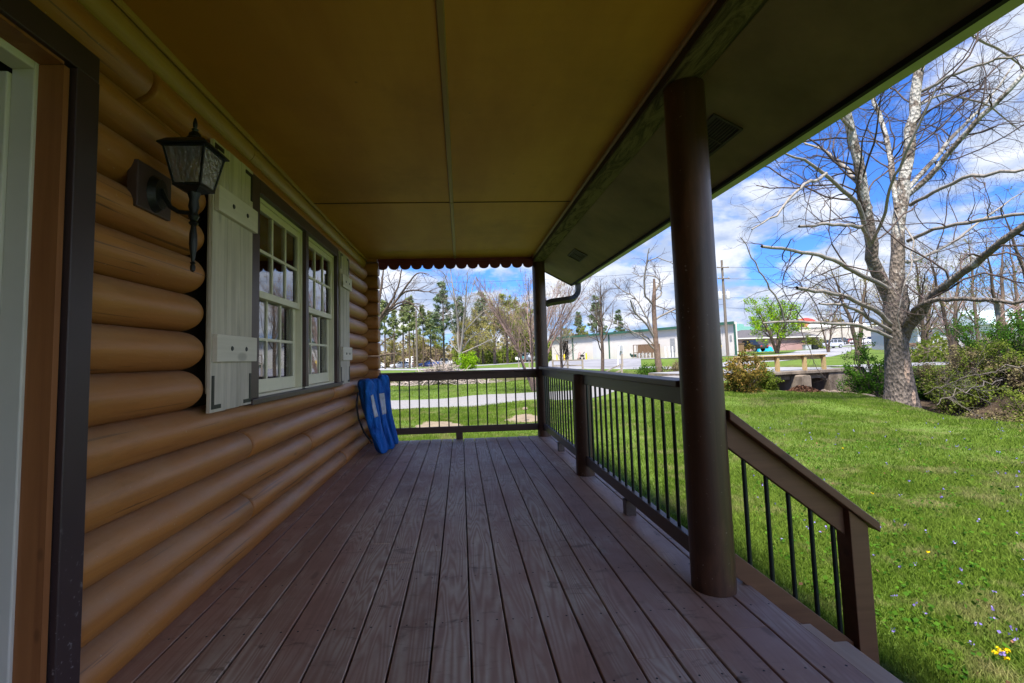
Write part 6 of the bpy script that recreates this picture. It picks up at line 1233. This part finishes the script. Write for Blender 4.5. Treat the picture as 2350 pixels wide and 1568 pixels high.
# ---- grass
def grass():
    rg = np.random.default_rng(99); P_ = []
    def scatter(n, f):
        xy = f(n); P_.append(xy)
    def sec(n, px0, px1, d0, d1, pw=1.):
        px = rg.uniform(px0, px1, n); d = d0+(d1-d0)*rg.random(n)**pw; a = (px-W/2-PX)/F; q = np.stack([d*(rt[0]*a+fw[0]), d*(rt[1]*a+fw[1])], 1); return q
    q = np.vstack([sec(200000, 1500, 2700, 1.3, 6.5, 1.1), sec(150000, 1480, 2600, 6.5, 17, 1.), sec(60000, 1240, 1600, 3, 16, .9), sec(80000, 820, 1260, 6.7, 17, .9), sec(50000, 820, 1600, 19, 34, 1.)])
    keep = ~((q[:, 0] < 1.33) & (q[:, 1] < 6.5)); keep &= ~((q[:, 0] < 2.25) & (q[:, 1] < 2.1)); keep &= seg_dist(q[:, 0], q[:, 1], creek) > 2.45
    dr = [g(500, 17.2), g(880, 17.4), g(1060, 17.7), g(1240, 18.2), g(1400, 19), g(1549, 20), g(1660, 21.2)]; keep &= seg_dist(q[:, 0], q[:, 1], [p[:2] for p in dr]) > 1.75
    for (px0, px1, d0, d1) in ((945, 1055, 10.9, 12.6), (1160, 1240, 11.4, 13.2)):
        c0 = g(px0, (d0+d1)/2); c1 = g(px1, (d0+d1)/2); c = (c0+c1)/2; rx = np.linalg.norm((c1-c0)[:2])/2; ry = (d1-d0)/2; keep &= (((q[:, 0]-c[0])/rx)**2+((q[:, 1]-c[1])/ry)**2) > 1.0*rg.uniform(.6, 1.1, len(q))
    q = q[keep]; cl = np.sin(q[:, 0]*1.9+1.3*np.sin(q[:, 1]*1.1))*np.sin(q[:, 1]*2.3+1.1*np.sin(q[:, 0]*.9)); big = np.sin(q[:, 0]*5.1+2*np.sin(q[:, 1]*3))*np.sin(q[:, 1]*6.3)
    n = len(q); z = zg(q[:, 0], q[:, 1]); dist = np.hypot(q[:, 0], q[:, 1]); h = (.041+.012*cl+.010*big)*rg.uniform(.5, 1.5, n)*(1+.012*dist); h = np.clip(h, .030, .16); w = .0018*(1+dist*.15)*rg.uniform(.7, 1.4, n)
    a = rg.uniform(0, 2*np.pi, n); dx, dy = np.cos(a), np.sin(a); ln = rg.uniform(.1, .8, n)*h; b_ = rg.uniform(0, 2*np.pi, n); lx, ly = np.cos(b_)*ln, np.sin(b_)*ln
    base = np.column_stack([q, z-.005]); s = np.column_stack([dx*w, dy*w, np.zeros(n)]); mid = base+np.column_stack([lx*.35, ly*.35, h*.6]); tip = base+np.column_stack([lx, ly, h])
    V = np.stack([base-s, base+s, mid+s*.7, tip, mid-s*.7], 1).reshape(-1, 3); f = np.arange(n*5).reshape(-1, 5); t = np.repeat(np.clip(.45+.3*cl+rg.normal(0, .22, n), 0, 1), 5)
    o = mk_np('grass', V, f, M['blade'], col=t); tag(o, 'short spring lawn grass round the porch', 'grass', kind='stuff')
    # violets, dandelions, fallen leaves
    k = sec(150, 1700, 2400, 2.4, 10, 1.2); k = k[(k[:, 0] > 2.3)]; c = np.column_stack([k, zg(k[:, 0], k[:, 1])+.07]); c = np.repeat(c, 4, 0); V, f = leaves(c, .014, rg, 1., .006); o = mk_np('violets', V, f, M['violet_petal'], col=np.repeat(rg.random(len(c)), 4)); tag(o, 'small purple violets scattered in the lawn', 'flowers', kind='stuff')
    c = []
    for (px, py) in ((2285, 1502), (2310, 1516), (2296, 1496), (2312, 1496), (1935, 1030), (2003, 1225-90), (2130, 1270)):
        d = at(px, py, 1.)-CAM; t = (-.48-CZ)/d[2]; p = CAM+d*t; a = rg.uniform(0, 6.28, 14); c.append(np.column_stack([p[0]+.007*np.cos(a), p[1]+.007*np.sin(a), np.full(14, p[2]+.01)]))
    c = np.vstack(c); V, f = leaves(c, .012, rg, 1., .003, .6); o = mk_np('dandelions', V, f, M['dandelion_petal'], col=np.repeat(rg.random(len(c)), 4)); tag(o, 'few yellow dandelions in the lawn', 'flowers', kind='stuff')
    k = sec(90, 1650, 2400, 2.2, 14, 1.2); k = k[(k[:, 0] > 2.2)]; c = np.column_stack([k, zg(k[:, 0], k[:, 1])+.05]); V, f = leaves(c, .022, rg, 1.5, 0, .3); o = mk_np('dead_leaves', V, f, M['brown_leaf'], col=np.repeat(rg.random(len(c)), 4)); tag(o, 'scattered dry brown leaves on the lawn', 'leaves', kind='stuff')
    k = sec(700, 1700, 2400, 2.2, 8, 1.1); k = k[(k[:, 0] > 2.3)]; c = np.column_stack([k, zg(k[:, 0], k[:, 1])+.03]); V, f = leaves(np.repeat(c, 5, 0), .026, rg, 1.1, .03, .8); o = mk_np('broad_leaf_weeds', V, f, M['shrub_leaf'], col=np.repeat(rg.random(len(c)*5), 4)); tag(o, 'low broad-leaved weeds among the grass', 'weeds', kind='stuff')
grass()
print('polys', sum(len(o.data.polygons) for o in C.objects if o.type == 'MESH'))
